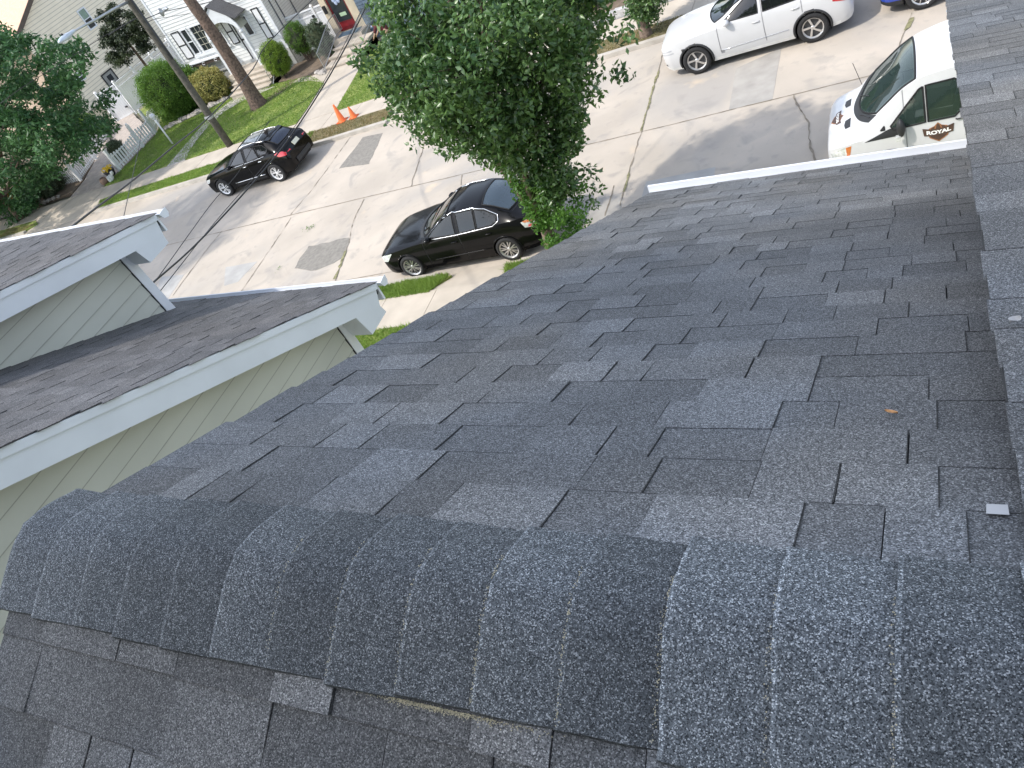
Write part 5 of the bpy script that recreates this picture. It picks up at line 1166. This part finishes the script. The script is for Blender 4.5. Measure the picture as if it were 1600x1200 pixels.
    for (nm, xa, xb, wf, mt, off, ct, mg) in S['tops']:
        b = M(); ns, nq = 16, 20; vs = []
        for i in range(ns+1):
            for j in range(nq+1):
                q = -1+2*j/nq; x = xa(q)+(xb(q)-xa(q))*i/ns; vs.append(topz(tab, x, q*wf*pinterp(tab, x)[7], off))
        b.add(vs, [(i*(nq+1)+j, (i+1)*(nq+1)+j, (i+1)*(nq+1)+j+1, i*(nq+1)+j+1) for i in range(ns) for j in range(nq)]); o_ = b.build(nm, mt, root, world=False, smooth=True)
        if ct:
            ed = [vs[j] for j in range(nq+1)]+[vs[i*(nq+1)+nq] for i in range(1, ns+1)]+[vs[ns*(nq+1)+j] for j in range(nq-1, -1, -1)]+[vs[i*(nq+1)] for i in range(ns-1, 0, -1)]
            b = M(); b.tube(ed+ed[:2], .018, 6, False); b.build('window_seal', RUBBERS, o_, world=False)
    for sd in (-1, 1):          # arches: lip, liner
        for a in ax:
            b = M(); P = [(a+ra*math.cos(t), sd*(sy(a+ra*math.cos(t), rw+ra*math.sin(t))+.002), rw+ra*math.sin(t)) for t in np.linspace(-.25, math.pi+.25, 30)]
            b.tube(P, S.get('lip', .016), 6); b.build('arch_lip', S.get('lipmat', S['paint']), root, world=False, smooth=True)
            b = M(); q = []
            for t in np.linspace(-.5, math.pi+.5, 24): q += [(a+ra*math.cos(t), sd*(sy(a+ra*math.cos(t), rw+ra*math.sin(t))-.002), rw+ra*math.sin(t)), (a+ra*math.cos(t), sd*.40, rw+ra*math.sin(t))]
            b.add(q, [(2*i, 2*i+1, 2*i+3, 2*i+2) for i in range(23)]); b.add([(a-ra, sd*.41, .15), (a+ra, sd*.41, .15), (a+ra, sd*.41, rw+ra), (a-ra, sd*.41, rw+ra)], [(0, 1, 2, 3)]); b.build('wheel_liner', RUBBERS, root, world=False)
            wheel(root, a, sd*S['ty'], rw, S.get('tw', .22), sd, S['rimmat'], S['rim'], S.get('wr', .68))
    # underbody, interior
    b = M(); b.box((x0+.25, -.70, .20), (x1-.25, .70, .30)); b.build('underbody', RUBBERS, root, world=False)
    b = M()
    for (sx, rows) in S['seats']:
        for y in ((-.36, .36) if rows == 2 else (0,)):
            w = .25 if rows == 2 else .62; zf0 = S.get('seatz', .45)
            b.hexa([(sx-.25, y-w, zf0), (sx+.25, y-w, zf0), (sx+.25, y+w, zf0), (sx-.25, y+w, zf0), (sx-.25, y-w, zf0+.14), (sx+.22, y-w, zf0+.1), (sx+.22, y+w, zf0+.1), (sx-.25, y+w, zf0+.14)])
            b.hexa([(sx+.18, y-w, zf0+.08), (sx+.32, y-w, zf0+.08), (sx+.32, y+w, zf0+.08), (sx+.18, y+w, zf0+.08), (sx+.36, y-w*.8, zf0+.66), (sx+.45, y-w*.8, zf0+.66), (sx+.45, y+w*.8, zf0+.66), (sx+.36, y+w*.8, zf0+.66)])
            if rows == 2: b.box((sx+.40, y-.12, zf0+.68), (sx+.47, y+.12, zf0+.84))
    b.build('seats', S.get('seatmat', SEAT), root, world=False)
    b = M(); dx = S['dash']; b.box((dx, -.66, S.get('seatz', .45)+.2), (dx+.35, .66, S.get('dashz', .92))); b.lathe([(.17, 0), (.19, .01), (.17, .02)], 'x', (dx+.48, -.36, S.get('dashz', .92)+.02), 18); b.build('dashboard', PLASTIC, root, world=False)
    # mirrors
    mx, mz = S['mirror']
    for sd in (-1, 1):
        y = sy(mx, mz); b = M(); r_ = S.get('mr', (.09, .11, .075)); b.blob((mx-.02, sd*(y+.13), mz), r_, 1, .05, (14, 10)); b.tube([(mx, sd*(y-.02), mz-.03), (mx, sd*(y+.08), mz-.02)], .025, 6); b.build('mirror', S.get('mirmat', S['paint']), root, world=False, smooth=True)
        for (hx, hz) in S['handles']:
            y = sy(hx, hz)+.02; b = M(); b.tube([(hx-.09, sd*(y-.02), hz), (hx-.07, sd*y, hz), (hx+.07, sd*y, hz+.004), (hx+.09, sd*(y-.02), hz)], .013, 6)
            dk = [d for d, (da, db) in enumerate(S['doors']) if da < hx < db]; b.build('handle', S['handlemat'], doors.get((dk[0], sd), root) if dk else root, world=False, smooth=True)
        for (pts_, r_, m_, nm) in S.get('trims', []):
            P = []
            for a, c in zip(pts_, pts_[1:]):
                for t in np.linspace(0, 1, 7)[:-1]: P.append((a[0]+(c[0]-a[0])*t, a[1]+(c[1]-a[1])*t))
            P.append(pts_[-1]); b = M(); b.tube([(x, sd*(sy(x, z)+.004), z) for x, z in P], r_, 6); b.build(nm, m_, root, world=False, smooth=True)
    return root, S
# table rows: x, zs,ws, zm,wm, zb,wb, zr,wr, zc   (front at -x)
def mk(tab): return [tuple(r) for r in tab]
SED = dict(tab=mk([(-2.31, .34, .46, .5, .52, .60, .54, .62, .42, .63), (-2.27, .24, .60, .48, .66, .66, .64, .69, .48, .70), (-2.14, .20, .76, .48, .80, .72, .76, .76, .60, .785), (-1.88, .19, .84, .5, .87, .78, .82, .835, .68, .865), (-1.39, .19, .855, .52, .89, .85, .84, .895, .72, .935), (-1.0, .19, .86, .54, .895, .90, .845, .93, .74, .975),
    (-.72, .19, .86, .55, .895, .915, .845, .985, .72, 1.03), (-.35, .19, .86, .55, .895, .93, .845, 1.16, .67, 1.215), (.05, .19, .86, .55, .895, .945, .845, 1.34, .60, 1.395), (.45, .19, .86, .56, .895, .96, .845, 1.405, .575, 1.455), (.9, .19, .86, .57, .895, .975, .84, 1.395, .57, 1.445), (1.2, .19, .86, .58, .895, .985, .84, 1.33, .58, 1.385),
    (1.6, .20, .855, .60, .89, 1.0, .825, 1.17, .62, 1.215), (1.92, .21, .84, .62, .88, 1.015, .80, 1.07, .66, 1.105), (2.2, .24, .80, .62, .84, 1.01, .75, 1.045, .64, 1.07), (2.34, .28, .72, .6, .77, .96, .68, .99, .58, 1.01), (2.41, .36, .62, .6, .66, .78, .58, .80, .48, .81)]),
    axles=(-1.39, 1.39), arch=.375, r=.325, ty=.80, paint=PAINTB2, glass=GLASS, rim='multi', wr=.72, rimmat=ALLOY, doorz=.27, doors=[(-.78, .28), (.28, 1.25)], windows=[[], []],
    wins=[[(-.62, .985), (-.05, 1.32), (.22, 1.375), (.22, .975)], [(.34, .985), (.34, 1.38), (.80, 1.375), (.80, 1.0)], [(.84, 1.0), (.84, 1.37), (1.12, 1.30), (1.38, 1.16), (1.36, 1.06), (1.2, 1.01)]], wdoor=[0, 1, 9],
    zones=[], zmat={}, tops=[('windshield', lambda q: -.92+.20*q*q, lambda q: .04, .93, GLASS, .004, True, .03), ('rear_window', lambda q: 1.02+.04*q*q, lambda q: 1.80-.12*q*q, .88, glassmat('rear_glass', (.05, .075, .10), .85, .08), .004, True, .03), ('cowl', lambda q: -1.04+.22*q*q, lambda q: -.93+.20*q*q, .95, PLASTIC, .003, False, 0), ('trunk_seam', lambda q: 1.845-.1*q*q, lambda q: 1.86-.1*q*q, .9, RUBBERS, .002, False, 0)],
    sides=[('headlight', [(-2.27, .62), (-2.22, .56), (-2.0, .58), (-1.78, .78), (-2.05, .745), (-2.25, .68)], CLEAR), ('tail_light', [(1.95, .93), (2.02, .80), (2.30, .76), (2.385, .80), (2.375, .90), (2.12, .97)], CLEAR), ('tail_lens', [(2.10, .80), (2.30, .775), (2.33, .83), (2.12, .85)], REDL), ('turn_lens', [(1.99, .94), (2.05, .90), (2.34, .88), (2.34, .90), (2.12, .965)], AMBER)],
    seats=[(-.05, 2), (.85, 1)], dash=-.75, mirror=(-.52, 1.0), handles=[(.12, .80), (1.08, .84)], handlemat=PAINTB2,
    trims=[([(-.66, .965), (-.10, 1.30), (.25, 1.395), (.80, 1.40), (1.12, 1.33), (1.42, 1.17), (1.42, 1.06), (1.25, .99), (.2, .955), (-.66, .955)], .011, CHROME, 'window_trim'), ([(-.6, .42), (1.0, .45)], .012, PAINTB2, 'side_moulding')])
sx_, sy_ = -9.556, 14.01
sed, S_ = car('parked_car', 'black sedan with silver hubcaps parked by the near kerb beside the tree', 'car', SED, (sx_, sy_, gz(sx_)))
b = M(); b.box((2.395, -.26, .60), (2.42, .26, .74)); b.build('license_plate', PLATE, sed, world=False)
b = M(); b.box((-2.33, -.34, .40), (-2.26, .34, .56)); b.build('grille', PLASTIC, sed, world=False)
CROSS = dict(tab=mk([(-2.32, .36, .45, .5, .52, .66, .52, .70, .40, .71), (-2.26, .28, .60, .5, .68, .74, .66, .80, .50, .82), (-2.05, .24, .78, .52, .83, .83, .79, .90, .62, .93), (-1.4, .23, .86, .56, .895, .93, .85, .985, .72, 1.03), (-.95, .23, .865, .58, .90, .975, .85, 1.03, .74, 1.085), (-.6, .23, .865, .6, .90, .99, .85, 1.14, .70, 1.20),
    (-.1, .23, .865, .6, .90, 1.0, .85, 1.40, .62, 1.455), (.3, .23, .865, .6, .90, 1.01, .85, 1.495, .60, 1.56), (.9, .23, .865, .6, .90, 1.03, .85, 1.50, .59, 1.57), (1.4, .24, .86, .62, .90, 1.06, .84, 1.455, .58, 1.53), (1.75, .25, .85, .64, .89, 1.08, .82, 1.33, .58, 1.39), (2.0, .27, .83, .66, .87, 1.08, .79, 1.15, .60, 1.19), (2.2, .30, .78, .66, .83, 1.02, .73, 1.05, .58, 1.07), (2.3, .36, .68, .62, .73, .84, .64, .86, .5, .87)]),
    axles=(-1.4, 1.4), arch=.415, r=.365, ty=.79, tw=.24, paint=PAINTB, glass=GLASSD, rim='five', rimmat=ALLOYW, doorz=.33, doors=[(-.72, .36), (.36, 1.22)], windows=[[], []],
    wins=[[(-.55, 1.06), (0, 1.38), (.28, 1.46), (.28, 1.05)], [(.40, 1.05), (.40, 1.47), (.88, 1.475), (1.02, 1.10)], [(1.08, 1.12), (.96, 1.46), (1.35, 1.40), (1.55, 1.24), (1.45, 1.14)]], wdoor=[0, 1, 9],
    zones=[], zmat={}, tops=[('windshield', lambda q: -.88+.16*q*q, lambda q: .06, .93, GLASSD, .004, True, .03), ('sunroof', lambda q: .20, lambda q: 1.12, .78, glassmat('sunroof_glass', (.12, .13, .13), .95, .05), .004, False, 0), ('rear_window', lambda q: 1.55, lambda q: 1.98-.06*q*q, .86, glassmat('rear_glass_dark', (.012, .018, .035), .95, .06), .004, True, .03)],
    sides=[('headlight', [(-2.27, .72), (-2.20, .66), (-1.95, .70), (-1.82, .84), (-2.05, .82)], CLEAR), ('tail_light', [(1.78, 1.02), (1.95, .90), (2.24, .86), (2.27, .93), (2.15, 1.03), (1.95, 1.06)], REDL)],
    seats=[(-.05, 2), (.85, 1)], dash=-.7, mirror=(-.45, 1.08), handles=[(.20, .92), (1.02, .95)], handlemat=CHROME,
    trims=[([(-.62, 1.0), (0, 1.02), (.9, 1.05), (1.3, 1.08)], .010, CHROME, 'belt_trim'), ([(-.7, .43), (.9, .45)], .014, CHROME, 'sill_trim'), ([(-.1, 1.44), (.3, 1.52), (.9, 1.53), (1.4, 1.48)], .016, ALLOY, 'roof_rail')])
ex_, ey_ = -21.86, 21.43
bsuv, _ = car('parked_car', 'black crossover with tan plate parked by the far kerb in front of the utility pole', 'car', CROSS, (ex_, ey_, gz(ex_)))
b = M(); b.prism([(2.232, -.19, 1.03), (2.232, .19, 1.03), (2.305, .19, .90), (2.305, -.19, .90)], (.02, 0, .012)); b.build('license_plate', PLATE, bsuv, world=False)
b = M(); b.lathe([(0.001, 2.10), (.055, 2.10), (.055, 2.07)], 'x', (0.05, 0, 1.13), 16); b.build('badge', CHROME, bsuv, world=False)
b = M(); b.prism([(1.46, -.54, 1.47), (1.66, -.50, 1.425), (1.66, .50, 1.425), (1.46, .54, 1.47)], (0, 0, .03)); b.build('spoiler', PAINTB, bsuv, world=False)
for sd in (-1, 1): b = M(); b.prism([(2.10, sd*.50, 1.045), (2.08, sd*.72, 1.03), (2.25, sd*.66, .90), (2.29, sd*.48, .89)], (.02, 0, .02)); b.build('tail_light', REDL, bsuv, world=False)
b = M(); b.box((2.29, -.5, .40), (2.33, .5, .56)); b.build('bumper_insert', PLASTIC, bsuv, world=False)
GV = dict(tab=mk([(-2.36, .38, .50, .55, .58, .74, .56, .78, .44, .79), (-2.30, .26, .64, .55, .74, .84, .72, .88, .54, .90), (-2.1, .22, .80, .56, .87, .90, .83, .95, .66, .98), (-1.44, .22, .90, .58, .945, .98, .90, 1.03, .76, 1.075), (-1.0, .22, .90, .60, .95, 1.01, .90, 1.06, .78, 1.12), (-.7, .22, .90, .6, .95, 1.02, .90, 1.14, .74, 1.21),
    (-.2, .22, .90, .6, .95, 1.035, .90, 1.40, .66, 1.46), (.25, .22, .90, .6, .95, 1.045, .90, 1.54, .62, 1.60), (.9, .22, .90, .62, .95, 1.06, .90, 1.56, .61, 1.63), (1.5, .23, .90, .64, .95, 1.09, .89, 1.50, .60, 1.58), (1.9, .25, .88, .66, .93, 1.11, .87, 1.38, .60, 1.44), (2.15, .28, .85, .66, .90, 1.10, .82, 1.20, .60, 1.25), (2.3, .32, .78, .64, .83, .98, .74, 1.02, .56, 1.04), (2.36, .40, .70, .6, .74, .82, .66, .85, .5, .86)]),
    axles=(-1.4375, 1.4375), arch=.43, r=.37, ty=.835, tw=.25, paint=PAINTW, glass=GLASSD, rim='swirl', rimmat=ALLOY, lip=.03, lipmat=PLASTIC, doorz=.40, doors=[(-.78, .34), (.34, 1.28)], windows=[[], []],
    wins=[[(-.62, 1.10), (-.05, 1.44), (.26, 1.50), (.26, 1.10)], [(.38, 1.10), (.38, 1.51), (1.05, 1.50), (1.18, 1.14)], [(1.25, 1.16), (1.1, 1.49), (1.5, 1.43), (1.75, 1.26), (1.6, 1.18)]], wdoor=[0, 1, 9],
    zones=[('sill', lambda x, y, z, s, t: s == 0 and z < .31)], zmat={'sill': mat('white_sill', (.60, .60, .58), .5)}, zoff={'sill': 0}, seamm=mat('grey_seam', (.28, .28, .29), .6), tops=[('windshield', lambda q: -1.0+.18*q*q, lambda q: .02, .93, GLASS, .004, True, .03), ('sunroof', lambda q: .20, lambda q: 1.35, .74, GLASSD, .004, False, 0), ('rear_window', lambda q: 1.66, lambda q: 2.12, .86, GLASSD, .004, True, .03)],
    sides=[('headlight', [(-2.32, .66), (-1.98, .70), (-1.98, .73), (-2.32, .69)], mat('lamp_strip', (.40, .41, .43), .2, coat=1)), ('headlight', [(-2.32, .73), (-2.02, .77), (-2.02, .80), (-2.32, .76)], MATS['lamp_strip']), ('tail_light', [(1.95, .94), (2.32, .84), (2.32, .88), (1.95, .98)], REDL), ('tail_light', [(1.95, .86), (2.32, .76), (2.32, .80), (1.95, .90)], REDL)],
    seats=[(-.05, 2), (.9, 1)], dash=-.75, mirror=(-.50, 1.12), handles=[(.18, .92), (1.12, .96)], handlemat=PAINTW, seatmat=mat('pale_seat', (.40, .38, .35), .7),
    trims=[([(-.8, .46), (.9, .50)], .008, CHROME, 'side_moulding')])
gx, gy = -3.27, 20.93
gv, _ = car('parked_car', 'white crossover with twisted-spoke wheels parked by the far kerb at top right', 'car', GV, (gx, gy, gz(gx)))
b = M()
for k in range(3): b.box((-1.75, -.962, .70+k*.03), (-1.68, -.935, .715+k*.03))
b.build('fender_vent', PLASTIC, gv, world=False)
b = M(); b.prism([(-2.36, -.46, .42), (-2.36, .46, .42), (-2.375, .34, .72), (-2.375, -.34, .72)], (-.02, 0, 0)); b.build('grille', PLASTIC, gv, world=False)
b = M(); b.prism([(-2.30, -.66, .36), (-2.25, -.74, .36), (-2.22, -.76, .60), (-2.27, -.70, .58)], (-.015, -.01, 0)); b.build('air_intake', PLASTIC, gv, world=False)
BL = dict(GV); BL.update(tab=mk([(x, a, b_*.94, c, d*.94, e*.9, f*.94, g_*.9, h*.94, i*.9) for (x, a, b_, c, d, e, f, g_, h, i) in GV['tab']]), paint=PAINTU, rim='wye', ty=.79, lip=.03, wins=[[(-.62, 1.0), (-.05, 1.30), (.26, 1.34), (.26, 1.0)], [(.38, 1.0), (.38, 1.35), (1.05, 1.34), (1.18, 1.03)]], wdoor=[0, 1], handlemat=PAINTU, mirror=(-.50, 1.02), trims=[])
BL['zones'] = [('lower_trim', lambda x, y, z, s, t: s == 0 and z < .36)]; BL['zmat'] = {'lower_trim': PLASTIC}; BL['sides'] = [('headlight', [(-2.26, .66), (-2.0, .62), (-1.9, .72), (-2.2, .74)], CLEAR)]; BL['seamm'] = RUBBERS
qx, qy = 1.98, 21.05
car('parked_car', 'bright blue car at the top edge, only its front corner and wheel in view', 'car', BL, (qx, qy, gz(qx)))
# ---- the van
VAN = dict(tab=mk([(-2.80, .45, .55, .6, .66, .78, .66, .86, .52, .88), (-2.74, .30, .72, .6, .80, .92, .78, .98, .60, 1.01), (-2.55, .28, .88, .62, .93, 1.04, .90, 1.10, .72, 1.14), (-2.2, .28, .95, .66, .99, 1.13, .95, 1.19, .80, 1.25), (-1.95, .28, .97, .7, 1.0, 1.18, .965, 1.26, .82, 1.33), (-1.75, .28, .975, .7, 1.01, 1.20, .97, 1.37, .82, 1.44),
    (-1.4, .28, .98, .7, 1.015, 1.21, .975, 1.66, .80, 1.74), (-1.05, .28, .98, .7, 1.02, 1.22, .98, 1.93, .78, 2.02), (-.75, .28, .98, .7, 1.02, 1.22, .98, 2.06, .80, 2.15), (-.3, .28, .98, .7, 1.02, 1.22, .98, 2.12, .84, 2.20), (.5, .28, .98, .7, 1.02, 1.25, .98, 2.14, .86, 2.22), (2.6, .28, .98, .7, 1.02, 1.25, .98, 2.14, .86, 2.22), (2.78, .30, .96, .7, 1.0, 1.25, .95, 2.08, .84, 2.16), (2.82, .34, .94, .7, .98, 1.2, .92, 1.98, .80, 2.02)]),
    axles=(-1.41, 1.70), arch=.43, r=.35, ty=.88, tw=.235, paint=PAINTV, glass=GLASSV, rim='steel', rimmat=ALLOY, lip=.03, lipmat=PLASTIC, doorz=.42, doors=[(-1.12, -.10)], windows=[[]],
    wins=[[(-1.50, 1.30), (-1.44, 1.30), (-1.44, 1.36)], [(-1.34, 1.34), (-.86, 1.87), (-.80, 1.90), (-.80, 1.30), (-1.30, 1.28)], [(-.76, 1.30), (-.76, 1.91), (-.34, 1.94), (-.26, 1.88), (-.26, 1.40), (-.36, 1.30)]], wdoor=[9, 0, 0],
    zones=[('bumper', lambda x, y, z, s, t: s == 0 and (z < .52 and x < -2.1))], zmat={'bumper': PLASTIC}, zoff={'bumper': 0}, seamm=mat('grey_seam', (.28, .28, .29), .6), nx=280, tops=[('windshield', lambda q: -1.84+.30*q*q, lambda q: -.88-.02*q*q, .95, GLASSV, .006, True, .03), ('cowl', lambda q: -1.95+.27*q*q, lambda q: -1.84+.30*q*q, 1.0, PLASTIC, .008, False, 0)],
    sides=[('headlight', [(-2.72, .84), (-2.66, .68), (-2.36, .70), (-2.27, .86), (-2.28, .99), (-2.5, .93)], CLEAR), ('turn_lamp', [(-2.36, .70), (-2.22, .75), (-2.13, 1.0), (-2.28, .98), (-2.27, .86)], AMBER), ('side_cladding', [(-1.3, .48), (2.7, .48), (2.7, .60), (-1.3, .60)], PLASTIC), ('fender_wedge', [(-1.80, 1.02), (-1.22, 1.03), (-1.24, 1.20), (-1.38, 1.17)], PLASTIC)],
    seats=[(-.55, 2)], seatz=.75, dash=-1.45, dashz=1.16, mirror=(-1.16, 1.22), mr=(.07, .10, .17), mirmat=PLASTIC, handles=[(-.26, 1.12)], handlemat=PLASTIC)
vx, vy = 1.20, 14.36
cx_ = lambda x: x if x > -1.75 else -1.75+(x+1.75)*.65
zl = lambda z: z-.13*min(1, max(0, (z-.85)/.35))
VAN['tab'] = [(cx_(r[0]), r[1], r[2], r[3], r[4], zl(r[5]), r[6], zl(r[7]), r[8], zl(r[9])) for r in VAN['tab']]; VAN['wins'] = [[(x, zl(z)) for x, z in P_] for P_ in VAN['wins']]; VAN['sides'] = [(a, [(cx_(x), z) for x, z in P_], c) for a, P_, c in VAN['sides']]
van, VS = car('work_van', 'white work van with ROYAL shields on hood and door, behind the roof edge', 'van', VAN, (vx, vy, gz(vx)))
van['group'] = 'cars parked along the street'
b = M(); b.tube([(-1.80, .80, 1.14), (-1.92, .84, 1.64)], .006, 5); b.build('antenna', PLASTIC, van, world=False)
b = M()
for y in (.30, -.35): b.tube([topz(VAN['tab'], -1.84, y, .02), topz(VAN['tab'], -1.74, y-.2, .02), topz(VAN['tab'], -1.66, y-.38, .02)], .010, 5)
b.build('wiper', PLASTIC, van, world=False)
b = M(); RZ = 2.17
for x in (-.30, .9, 2.0): b.tube([(x, -.80, RZ), (x, .80, RZ)], .028, 6); b.tube([(x, -.80, RZ), (x, -.82, 1.99)], .02, 6); b.tube([(x, .80, RZ), (x, .82, 1.99)], .02, 6)
for y in (-.80, .80): b.tube([(-.35, y, RZ+.0), (2.1, y, RZ+.0)], .022, 6)
b.build('roof_rack', METAL, van, world=False)
b = M(); b.box((-1.27, -1.17, 1.02), (-1.19, -1.08, 1.10)); b.build('mirror_lamp', CLEAR, van, world=False)
# work gloves on the dashboard
b = M(); b.blob((-.95, -.45, 1.22), (.12, .08, .04), 3, .4); b.blob((-.80, -.5, 1.25), (.05, .05, .05), 5, .3); b.build('work_gloves', mat('glove_cloth', (.60, .62, .55), .9), van, world=False)
# shield logo: brown hexagon with orange peaks and the word ROYAL
BRN = mat('shield_brown', (.075, .042, .03), .5, var=.2, scale=12); ORG = mat('shield_orange', (.30, .13, .055), .5, var=.2, scale=12); LET = mat('letter_white', (.85, .84, .80), .5, var=.02); LETG = mat('letter_grey', (.30, .30, .32), .6)
def textmesh(s, size, bold=0.0):
    cu = bpy.data.curves.new('t', 'FONT'); cu.body = s; cu.size = size; cu.align_x = 'CENTER'; cu.align_y = 'CENTER'; cu.offset = bold; cu.extrude = .0
    o = bpy.data.objects.new('t', cu); COL.objects.link(o); dg = bpy.context.evaluated_depsgraph_get(); dg.update(); me = bpy.data.meshes.new_from_object(o.evaluated_get(dg)); vs = [tuple(v.co) for v in me.vertices]; fs = [tuple(p.vertices) for p in me.polygons]
    bpy.data.objects.remove(o); return vs, fs
def logo(F, w, par, sub=True):
    """F(a,b,n)-> point: a right, b up on the surface"""
    G2 = lambda a, c, n: F(a*w, c*w, n)
    def sheet(L, n, m, nm):
        b = M()
        for P in L: fillpoly(b, P, G2, n, 12, 6)
        return b.build(nm, m, par, world=False)
    sheet([[(-.36, -.05), (-.30, -.22), (0, -.42), (.30, -.22), (.36, -.05), (.30, .16), (.12, .22), (0, .34), (-.12, .22), (-.30, .16)]], .006, ORG, 'shield_edge')
    sheet([[(-.31, -.06), (-.26, -.20), (0, -.37), (.26, -.20), (.31, -.06), (.26, .06), (-.26, .06)], [(-.26, .10), (-.14, .10), (-.10, .20), (-.22, .17)], [(-.08, .10), (.08, .10), (.05, .24), (0, .30), (-.05, .24)], [(.14, .10), (.26, .10), (.22, .17), (.10, .20)]], .008, BRN, 'shield_field')
    sheet([[(-.52, .20), (-.48, -.10), (-.12, -.18), (.12, -.18), (.48, -.10), (.52, .20), (.2, .11), (-.2, .11)]], .010, BRN, 'name_band')
    vs, fs = textmesh('ROYAL', .20, .010); b = M(); b.add([F(x*w*1.25, (y*.95+.45*x*x-.035)*w, .012) for x, y, z in vs], fs); b.build('lettering', LET, par, world=False)
syv = VS['sy']
def doorF(a, c, n): x = -.62+a; z = .97+c; return (x, -(syv(x, z)+n), z)
logo(doorF, .46, van)
b = M(); rnd = random.Random(4)      # the two unreadable lines of small print under the shield
for (z, xa, xb) in ((.70, -.90, -.32), (.66, -.96, -.26)):
    x = xa
    while x < xb:
        w = rnd.uniform(.012, .03); b.add([(x, -(syv(x, z)+.006), z), (x+w, -(syv(x+w, z)+.006), z), (x+w, -(syv(x+w, z+.018)+.006), z+.018), (x, -(syv(x, z+.018)+.006), z+.018)], [(0, 1, 2, 3)]); x += w+rnd.uniform(.006, .014)
b.build('small_print', LETG, van, world=False)
def hoodz(x, y): return topz(VAN['tab'], x, y, 0)[2]
for y_ in (-.36, .36):
    b = M(); fillpoly(b, [(-2.10, y_-.13), (-2.12, y_+.0), (-2.10, y_+.13), (-2.00, y_+.14), (-2.01, y_-.14)], lambda x, y, n: (x, y, hoodz(x, y)+n), .006); b.build('hood_vent', PLASTIC, van, world=False)
def hoodF(a, c, n): y = -a; x = -2.24+c*.75; return (x, y, hoodz(x, y)+n)
logo(hoodF, .42, van)

# ------------------------------------------------------------------ PERSON bending by the red door house
pe = thing('person', 'person in maroon top and dark cap bending over, half hidden behind the street tree', 'person', (-19.75, 30.15, gz(-19.8)+.12))
def skin(name, joints, edges, m, par, sub=2):
    me = bpy.data.meshes.new(name); me.from_pydata([j[:3] for j in joints], edges, []); o = bpy.data.objects.new(name, me); COL.objects.link(o); o.parent = par
    md = o.modifiers.new('s', 'SKIN'); md.use_smooth_shade = True
    for i, j in enumerate(joints): me.skin_vertices[0].data[i].radius = (j[3], j[3] if len(j) < 5 else j[4])
    me.skin_vertices[0].data[0].use_root = True; o.modifiers.new('d', 'SUBSURF').levels = sub; o.modifiers['d'].render_levels = sub; me.materials.append(m); return o
SKINM = mat('skin', (.42, .26, .18), .6, var=.05); MAROON = mat('maroon_cloth', (.085, .012, .016), .85, var=.2); NAVY = mat('dark_trousers', (.02, .022, .03), .85)
skin('body', [(.15, 0, .80, .13, .15), (0, 0, .98, .13, .16), (-.18, 0, 1.12, .13, .17), (-.32, 0, 1.20, .055), (-.42, 0, 1.22, .085, .08), (-.47, 0, 1.16, .06), (-.24, -.19, 1.12, .06), (-.38, -.24, .90, .045), (-.55, -.18, .74, .033), (-.60, -.17, .70, .03), (-.24, .19, 1.12, .06), (-.38, .24, .90, .045), (-.55, .18, .74, .033), (-.60, .17, .70, .03), (.17, -.1, .72, .10), (.02, -.12, .42, .075), (.12, -.12, .08, .045), (0, -.12, .04, .04), (.17, .1, .72, .10), (.02, .12, .42, .075), (.14, .12, .08, .045), (.02, .12, .04, .04)],
     [(0, 1), (1, 2), (2, 3), (3, 4), (4, 5), (2, 6), (6, 7), (7, 8), (8, 9), (2, 10), (10, 11), (11, 12), (12, 13), (0, 14), (14, 15), (15, 16), (16, 17), (0, 18), (18, 19), (19, 20), (20, 21)], SKINM, pe)
skin('shirt', [(.17, 0, .78, .16, .18), (0, 0, .99, .155, .185), (-.18, 0, 1.13, .15, .19), (-.25, 0, 1.17, .09), (-.24, -.20, 1.12, .08), (-.37, -.245, .92, .062), (-.24, .20, 1.12, .08), (-.37, .245, .92, .062)], [(0, 1), (1, 2), (2, 3), (2, 4), (4, 5), (2, 6), (6, 7)], MAROON, pe)
skin('trousers', [(.17, 0, .80, .14, .17), (.17, -.1, .70, .115), (.02, -.12, .42, .09), (.12, -.12, .12, .065), (.17, .1, .70, .115), (.02, .12, .42, .09), (.14, .12, .12, .065)], [(0, 1), (1, 2), (2, 3), (0, 4), (4, 5), (5, 6)], NAVY, pe)
b = M(); b.blob((-.41, 0, 1.27), (.115, .105, .08), 1, .0, (14, 8)); b.prism([(-.48, -.07, 1.27), (-.48, .07, 1.27), (-.60, .05, 1.22), (-.60, -.05, 1.22)], (0, 0, .012)); b.build('cap', mat('cap_cloth', (.025, .035, .035), .9), pe, world=False, smooth=False)
b = M(); b.blob((-.49, 0, 1.17), (.045, .065, .065), 1, .0, (12, 8)); b.build('face_mask', mat('blue_mask', (.42, .48, .70), .8), pe, world=False, smooth=True)
b = M()
for s in (-1, 1):
    for k in range(4): b.tube([(-.60, s*(.15+.014*k), .70), (-.64, s*(.148+.015*k), .665), (-.645, s*(.15+.014*k), .63-.004*(k == 0))], [.009, .008, .006], 6)
    b.tube([(-.58, s*.14, .71), (-.61, s*.12, .68), (-.63, s*.125, .655)], [.010, .009, .007], 6)
b.build('fingers', SKINM, pe, world=False, smooth=True)
